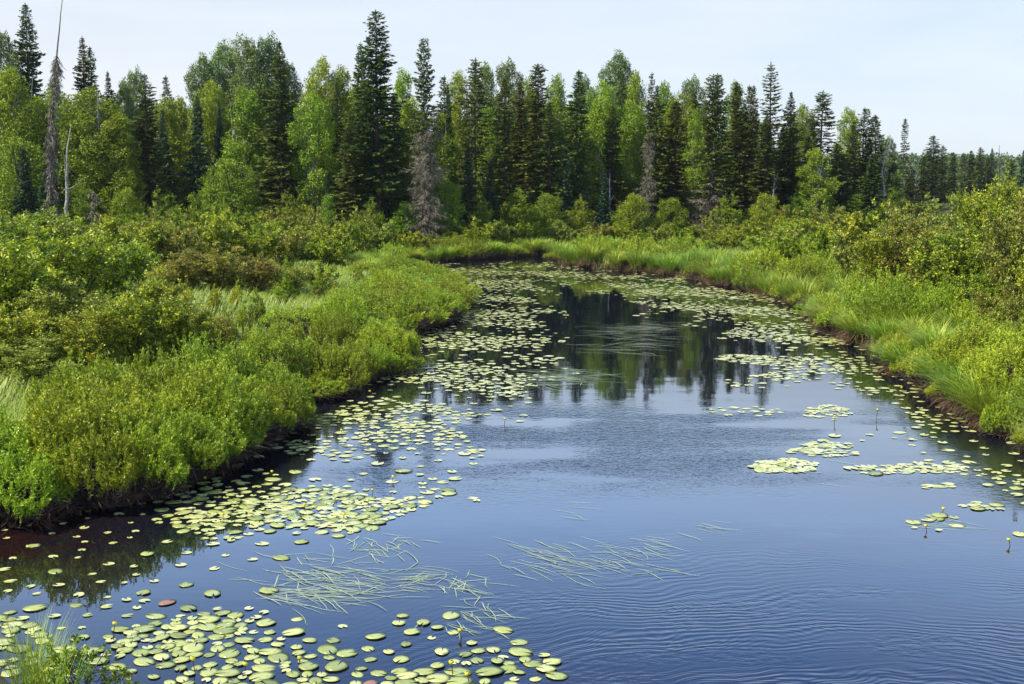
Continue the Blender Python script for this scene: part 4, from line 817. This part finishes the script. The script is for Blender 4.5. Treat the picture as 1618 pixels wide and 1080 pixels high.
ELL = [(1240, 736, 52, 11, .75), (1312, 702, 40, 7, .8), (1312, 716, 40, 6, .5), (1275, 713, 28, 5, .6), (1310, 652, 36, 12, .35), (1170, 536, 34, 5, .5), (1163, 566, 34, 6, .7), (1205, 603, 60, 10, .4), (1395, 742, 55, 7, .55), (1485, 828, 45, 14, .95),
       (1480, 738, 70, 9, .5), (1560, 800, 45, 6, .3), (730, 714, 38, 5, .8), (1610, 843, 18, 4, .8), (1480, 768, 26, 4, .6), (740, 790, 16, 4, .9), (1345, 690, 40, 10, .15), (1180, 650, 60, 8, .10), (320, 950, 130, 30, .05), (450, 850, 60, 12, .3), (785, 1000, 35, 6, .8), (1270, 590, 60, 12, .25), (1240, 570, 80, 8, .3)]
rng = R_(123); n = 300000
yy = 8.6 / np.sqrt(rng.uniform((8.6 / 70) ** 2, 1, n)); yy = np.where(rng.random(n) < .6, rng.uniform(8.6, 70, n), yy); xx = rng.uniform(-.5, .5, n) * yy * 1.0
xx = np.clip(xx, -14, 14); s = sdf(xx, yy); px, py = PROJ(xx, yy)
D = np.zeros(n); gi = np.full(n, -1)
wx_ = px + 26 * np.sin(xx * 1.9 + yy) + rng.normal(0, 9, n); wy_ = py + (py - 250) * .035 * np.sin(xx * 2.7 - yy * 1.3) + rng.normal(0, .012, n) * (py - 250)
for gi_, (poly, cov, nm) in enumerate(REG):
    m = inpoly(wx_, wy_, poly); D = np.where(m, cov, D); gi = np.where(m & (gi < 0), gi_, gi)
for cx_, cy_, rx, ry, cov in ELL:
    m = ((px - cx_) / rx) ** 2 + ((py - cy_) / ry) ** 2 < 1; D = np.where(m, np.maximum(D, cov * 1.9), D)
nzv = blob_noise(np.stack([xx * .6, yy * 1.2, 0 * xx + 1], 1), 1.3, 1.1) + .6 * blob_noise(np.stack([xx, yy, 0 * xx + 1], 1), 3.3, 4.1)
D = np.where(D > 0, D * .39 * np.clip(1 + 2.3 * nzv, .04, 1.9), 0)
rad = (.042 + .068 * rng.uniform(0, 1, n) ** .8) * np.where(py > 960, .97, 1) * (1 + .15 * np.clip((yy - 20) / 12, 0, 1)) * np.where((gi == 3), .8, 1)
ok = (s < -.08) & (D > 0); idx = np.nonzero(ok)[0]
cell = defaultdict(list); acc_p = []; want = rng.random(n)
SP = .30
for i_ in idx:
    d = D[i_]; x, y, r = xx[i_], yy[i_], rad[i_]; ci, cj = int(math.floor(x / SP)), int(math.floor(y / SP))
    # tighter packing where the raft is dense
    sep = r * (1.05 / math.sqrt(max(d, .02)))
    hit = False
    for a_ in range(-4, 5) if d < .3 else range(-2, 3):
        for b_ in range(-4, 5) if d < .3 else range(-2, 3):
            for (x2, y2, s2) in cell.get((ci + a_, cj + b_), ()):
                if (x - x2) ** 2 + (y - y2) ** 2 < (sep * .6 + s2 * .6) ** 2 * (.45 + 1.0 * want[i_]): hit = True; break
            if hit: break
        if hit: break
    if not hit: cell[(ci, cj)].append((x, y, min(sep, .6))); acc_p.append(i_)
acc_p = np.array(acc_p)
big = (rad[acc_p] / yy[acc_p] * np.sqrt(1 / yy[acc_p]))
vis = (px[acc_p] > -15) & (px[acc_p] < 1635) & (py[acc_p] < 1090)
order = np.argsort(-np.where(vis, big, 0)); acc_p = acc_p[order]
def pad_geo(seed, seg=20, red=False):
    rng_ = R_(seed); th = np.linspace(.16, 2 * np.pi - .16, seg); el = rng_.uniform(1.08, 1.4)
    wob = 1 + .03 * np.sin(th * 3 + seed) + .02 * np.sin(th * 7 + seed)
    x = np.cos(th) * wob * el; y = np.sin(th) * wob; z = .008 * np.sin(th * 2 + seed) + (.10 if seed == 3 else .012) * np.maximum(0, np.sin(th * 3 + seed * 1.7)) ** 3
    rim = np.stack([x, y, z + .022], 1); inn = np.stack([x * .55, y * .55, np.full(seg, .028)], 1); c = np.array([[.05 * el, 0, .015]]); und = np.stack([x * .97, y * .97, z * .2 - .005], 1)
    V = np.concatenate([rim, inn, c, und]); Q = []
    for j in range(seg - 1):
        Q.append((j, j + 1, seg + j + 1, seg + j)); Q.append((3 * seg + 0 - seg + 1 + j, 3 * seg - seg + 2 + j, j + 1, j))
    for j in range(0, seg - 1): Q.append((seg + j, seg + j + 1, 2 * seg, 2 * seg))
    return V, Q, seg
PADV = []
for sd in range(6):
    V, Q, seg = pad_geo(sd)
    tri = [q[:3] for q in Q if q[2] == q[3]]; qd = [q for q in Q if q[2] != q[3]]
    me = bpy.data.meshes.new('lily_pad'); me.from_pydata([tuple(v) for v in V], [], [tuple(q) for q in qd + tri]); me.materials.append(M['padred' if sd == 5 else 'pad'])
    at = me.attributes.new('tint', 'FLOAT', 'FACE'); at.data.foreach_set('value', np.full(len(me.polygons), [.35, .5, .6, .45, .55, 1.3][sd], np.float32)); me.polygons.foreach_set('use_smooth', np.ones(len(me.polygons), bool)); me.update(); PADV.append(me)
rng = R_(17)
TONE = ['green', 'pale green', 'light green', 'pale green', 'light green', 'reddish brown']
def zone(i_):
    if gi[i_] >= 0: return REG[gi[i_]][2]
    if px[i_] > 1000: return 'lily pads in small islands on the open right water'
    return 'lily pads adrift in mid river'
padtop = acc_p[:300]
for j, i_ in enumerate(padtop):
    vi = 5 if rng.random() < (.06 if gi[i_] == 3 else .01) else int(rng.integers(0, 5)); r = rad[i_]
    o = bpy.data.objects.new('lily_pad', PADV[vi]); col.objects.link(o); o.location = (xx[i_], yy[i_], .002 + rng.uniform(0, .011)); o.scale = (r, r, r * 1.0)
    o.rotation_euler = (rng.normal(0, .02), rng.normal(0, .02), rng.uniform(0, 6.28)); zn = zone(i_)
    o['label'] = f'{TONE[vi]} floating ' + zn.replace('lily pads', 'lily pad', 1) ; o['category'] = 'lily pad'; o['group'] = zn
f = Acc(); k = len(acc_p) - 300; rest = acc_p[300:]; seg = 10
th = np.linspace(.2, 2 * np.pi - .2, seg)
ang = rng.uniform(0, 6.28, k); el = rng.uniform(1.1, 1.35, k); rr = rad[rest]
lx_ = np.cos(th)[None] * el[:, None] * rr[:, None]; ly_ = np.sin(th)[None] * rr[:, None]
Xp = xx[rest][:, None] + lx_ * np.cos(ang)[:, None] - ly_ * np.sin(ang)[:, None]; Yp = yy[rest][:, None] + lx_ * np.sin(ang)[:, None] + ly_ * np.cos(ang)[:, None]
zb_ = rng.uniform(.003, .010, k); tl = rng.normal(0, .012, (k, 2))
Zp = zb_[:, None] + np.abs(lx_ * tl[:, :1] + ly_ * tl[:, 1:]) + .002
Vr = np.stack([Xp, Yp, Zp], -1); Vc = np.stack([xx[rest], yy[rest], zb_], -1)[:, None]; VV = np.concatenate([Vr, Vc], 1).reshape(-1, 3)
base_i = (np.arange(k) * (seg + 1))[:, None]
Q = np.stack([np.stack([base_i[:, 0] + 0 * j + a0, base_i[:, 0] + a0 + 1, base_i[:, 0] + a0 + 2, base_i[:, 0] + seg], 1) for j, a0 in enumerate(range(0, seg - 2, 2))], 1)
last = np.stack([base_i[:, 0] + seg - 2, base_i[:, 0] + seg - 1, base_i[:, 0] + seg, base_i[:, 0] + seg - 2], 1)
Qa = Q.reshape(-1, 4); tint = np.clip(rng.normal(.5, .16, k), 0, .85); tint = tint + .05
f.raw(VV, Qa, np.repeat(tint, Q.shape[1])); 
o = ob('floating_lily_pads', f.mesh('floating_lily_pads', 'pad')); props(o, 'thousands of small pale lily pads covering the river toward the far bank', 'lily pads', None, 'stuff')
print('PADS', len(acc_p))
# ------------------------------------------------------------------ pond lily flowers
def flower(seed, h, bend):
    rng_ = R_(seed); s = Acc(); p = Acc()
    P = bez((0, 0, -.1), (bend * .2, 0, h * .6), (bend, 0, h), 7); tube(s, P, .0055, 6)
    c = P[-1]; lat = np.linspace(-.5 * np.pi, .32 * np.pi, 7); lon = np.arange(11) * 2 * np.pi / 10
    R0 = .026 * (1 + .10 * np.cos(5 * lon)); V = np.array([[c[0] + R0[j] * math.cos(a_) * math.cos(b_), R0[j] * math.cos(a_) * math.sin(b_), c[2] + .022 + .024 * math.sin(a_)] for a_ in lat for j, b_ in enumerate(lon)])
    p.raw(V, [(i_ * 11 + j, i_ * 11 + j + 1, (i_ + 1) * 11 + j + 1, (i_ + 1) * 11 + j) for i_ in range(6) for j in range(10)], .6)
    q = Acc(); V = np.array([[c[0] + .012 * k_ * math.cos(b_), .012 * k_ * math.sin(b_), c[2] + zz] for k_, zz in ((1, .02), (1.1, .036), (.01, .038)) for b_ in lon]); q.raw(V, [(i_ * 11 + j, i_ * 11 + j + 1, (i_ + 1) * 11 + j + 1, (i_ + 1) * 11 + j) for i_ in range(2) for j in range(10)], .1)
    return [('bloom', p.mesh('bloom', 'petal', True)), ('stalk', s.mesh('stalk', 'stalk', True)), ('pistil', q.mesh('pistil', 'forb', True))]
FL = [flower(1, .13, .02), flower(2, .07, .03), flower(3, .05, -.01), flower(4, .20, .05)]
FPX = [(179, 1012, 3, 'tall upright yellow pond lily above the bottom left raft'), (308, 1062, 0, 'yellow pond lily among the bottom left pads'), (88, 1048, 1, 'yellow pond lily beside the corner grass'), (620, 760, 1, 'yellow pond lily in the gap below the middle raft'),
       (716, 1068, 0, 'yellow pond lily right of the bottom pads'), (742, 1078, 1, 'yellow pond lily at the bottom edge between two pads'), (730, 1008, 1, 'yellow pond lily bud by the small bottom pad pair'), (474, 1048, 2, 'half open yellow lily among bottom pads'), (388, 1058, 2, 'small yellow lily low between bottom pads'),
       (1465, 840, 1, 'yellow lily left of the pad island near the right bank'), (1488, 812, 1, 'yellow lily on top of the pad island near the right bank'), (1597, 862, 1, 'yellow lily near the right edge'), (1385, 662, 3, 'yellow lily on a tall bent dark stalk in the right channel'), (1318, 668, 0, 'yellow lily on a bent stalk left of the tallest stalk'),
       (1183, 612, 0, 'yellow lily over the pads of the right channel'), (1252, 570, 1, 'yellow lily left of the right bank raft'), (323, 762, 1, 'bright yellow lily in the shade of the near left bushes'), (428, 752, 1, 'yellow lily at the edge of the shaded pads'), (353, 822, 1, 'yellow lily in the left raft'),
       (480, 806, 1, 'first yellow lily on the upper left raft'), (543, 820, 1, 'second yellow lily on the upper left raft'), (582, 800, 1, 'third yellow lily on the upper left raft'), (588, 780, 2, 'small yellow bud at the top of the left raft'), (797, 672, 0, 'yellow lily at the tip of the middle raft'), (648, 690, 1, 'yellow lily at the lower end of the middle raft')]
for fx, fy, v, lab in FPX:
    x, y = G(fx, fy, .0); place('pond_lily', FL[v], (x, y, 0), random.uniform(0, 6), .85, lab, 'flower', 'yellow pond lily flowers')
rng = R_(29); cnt = 0
for i_ in rng.permutation(acc_p):
    if cnt >= 44: break
    if gi[i_] in (5, 7, 8, 9, 10, 11) and py[i_] < 700:
        cnt += 1; zn = {5: 'beside the middle left bank', 7: 'on the big raft in mid river', 8: 'under the far bank', 9: 'on the raft along the right bank', 10: 'before the near right bank', 11: 'in the dark reflection at the right'}[int(gi[i_])]
        place('pond_lily', FL[int(rng.integers(0, 3))], (xx[i_], yy[i_], 0), random.uniform(0, 6), .85, f'tiny yellow lily flower {zn}', 'flower', f'tiny yellow flowers {zn}')
# ------------------------------------------------------------------ floating ribbon leaves
def ribbons(name, clusters, label, wd):
    f = Acc(); rng_ = R_(len(name) + 3)
    for cx_, cy_, rx, ry, n_, a0, spread, ln in clusters:
        for _ in range(n_):
            q = rng_.normal(0, .45, 2); x, y = G(cx_ + q[0] * rx, cy_ + q[1] * ry)
            if sdf(np.array([x]), np.array([y]))[0] > -.1: continue
            az = math.radians(a0) + rng_.normal(0, spread); l = ln * rng_.uniform(.5, 1.3); k = 6; p = [np.array([x, y])]
            for j in range(k): az += rng_.normal(0, .12); p.append(p[-1] + l / k * np.array([math.cos(az), math.sin(az)]))
            p = np.array(p); T_ = unit(np.gradient(p, axis=0)); S_ = np.stack([-T_[:, 1], T_[:, 0]], 1); ww = wd * np.array([.3, .9, 1, 1, .9, .6, .1])[:, None] * rng_.uniform(.7, 1.1)
            z = .003 + .004 * rng_.random() + .006 * np.maximum(0, np.sin(np.linspace(0, 3, 7) + rng_.uniform(0, 6)))
            Lf = np.concatenate([p + S_ * ww / 2, z[:, None]], 1); Rt = np.concatenate([p - S_ * ww / 2, z[:, None]], 1)
            f.raw(np.concatenate([Lf, Rt]), [(j, j + 1, 8 + j, 7 + j) for j in range(6)], rng_.uniform(.1, .9))
    o = ob(name, f.mesh(name, 'ribbon')); props(o, label, 'water grass', None, 'stuff')
ribbons('ribbon_leaves', [(510, 905, 140, 45, 95, -25, .5, .5), (480, 935, 110, 20, 60, -8, .35, .6), (600, 860, 60, 22, 40, -60, .5, .3), (630, 915, 40, 22, 30, 20, .5, .4)], 'pale floating ribbon leaves tangled below the upper left lily raft', .012)
ribbons('floating_grass', [(900, 880, 125, 34, 50, -36, .22, .5), (830, 870, 60, 20, 18, -45, .3, .5), (720, 920, 40, 30, 30, -60, .6, .4), (740, 970, 60, 26, 30, -50, .5, .4), (1000, 870, 60, 30, 22, -40, .2, .5), (1090, 830, 40, 14, 6, -40, .2, .5), (890, 800, 40, 20, 5, -30, .3, .4)], 'sparse ribbon leaves combed by the current in the middle of the river', .0115)
ribbons('drifting_grass', [(860, 595, 75, 17, 110, -15, .45, .8), (980, 520, 90, 13, 90, -5, .4, .9), (960, 545, 90, 18, 40, -10, .4, .9), (1440, 822, 30, 8, 8, -20, .15, .8), (1300, 740, 60, 20, 5, -20, .3, .5)], 'drifting grass blades on the dark reflection right of the middle raft', .016)

# ------------------------------------------------------------------ the air
hb = bpy.data.meshes.new('haze'); q = 900
hv = [(x_, y_, z_) for z_ in (-3.5, 60) for y_ in (-200, 620) for x_ in (-600, 600)]
hb.from_pydata(hv, [], [(0, 2, 3, 1), (4, 5, 7, 6), (0, 1, 5, 4), (2, 6, 7, 3), (0, 4, 6, 2), (1, 3, 7, 5)])
hm, hn, ho = base_mat('haze_air'); pv = N(hn, 'ShaderNodeVolumePrincipled', _Density=.00013, _Anisotropy=.2); pv.inputs['Color'].default_value = (.80, .88, 1, 1)
L(hn, pv.outputs[0], ho.inputs['Volume']); hb.materials.append(hm); o = ob('haze', hb); props(o, 'thin pale summer haze over the river and forest', 'haze', None, 'stuff')
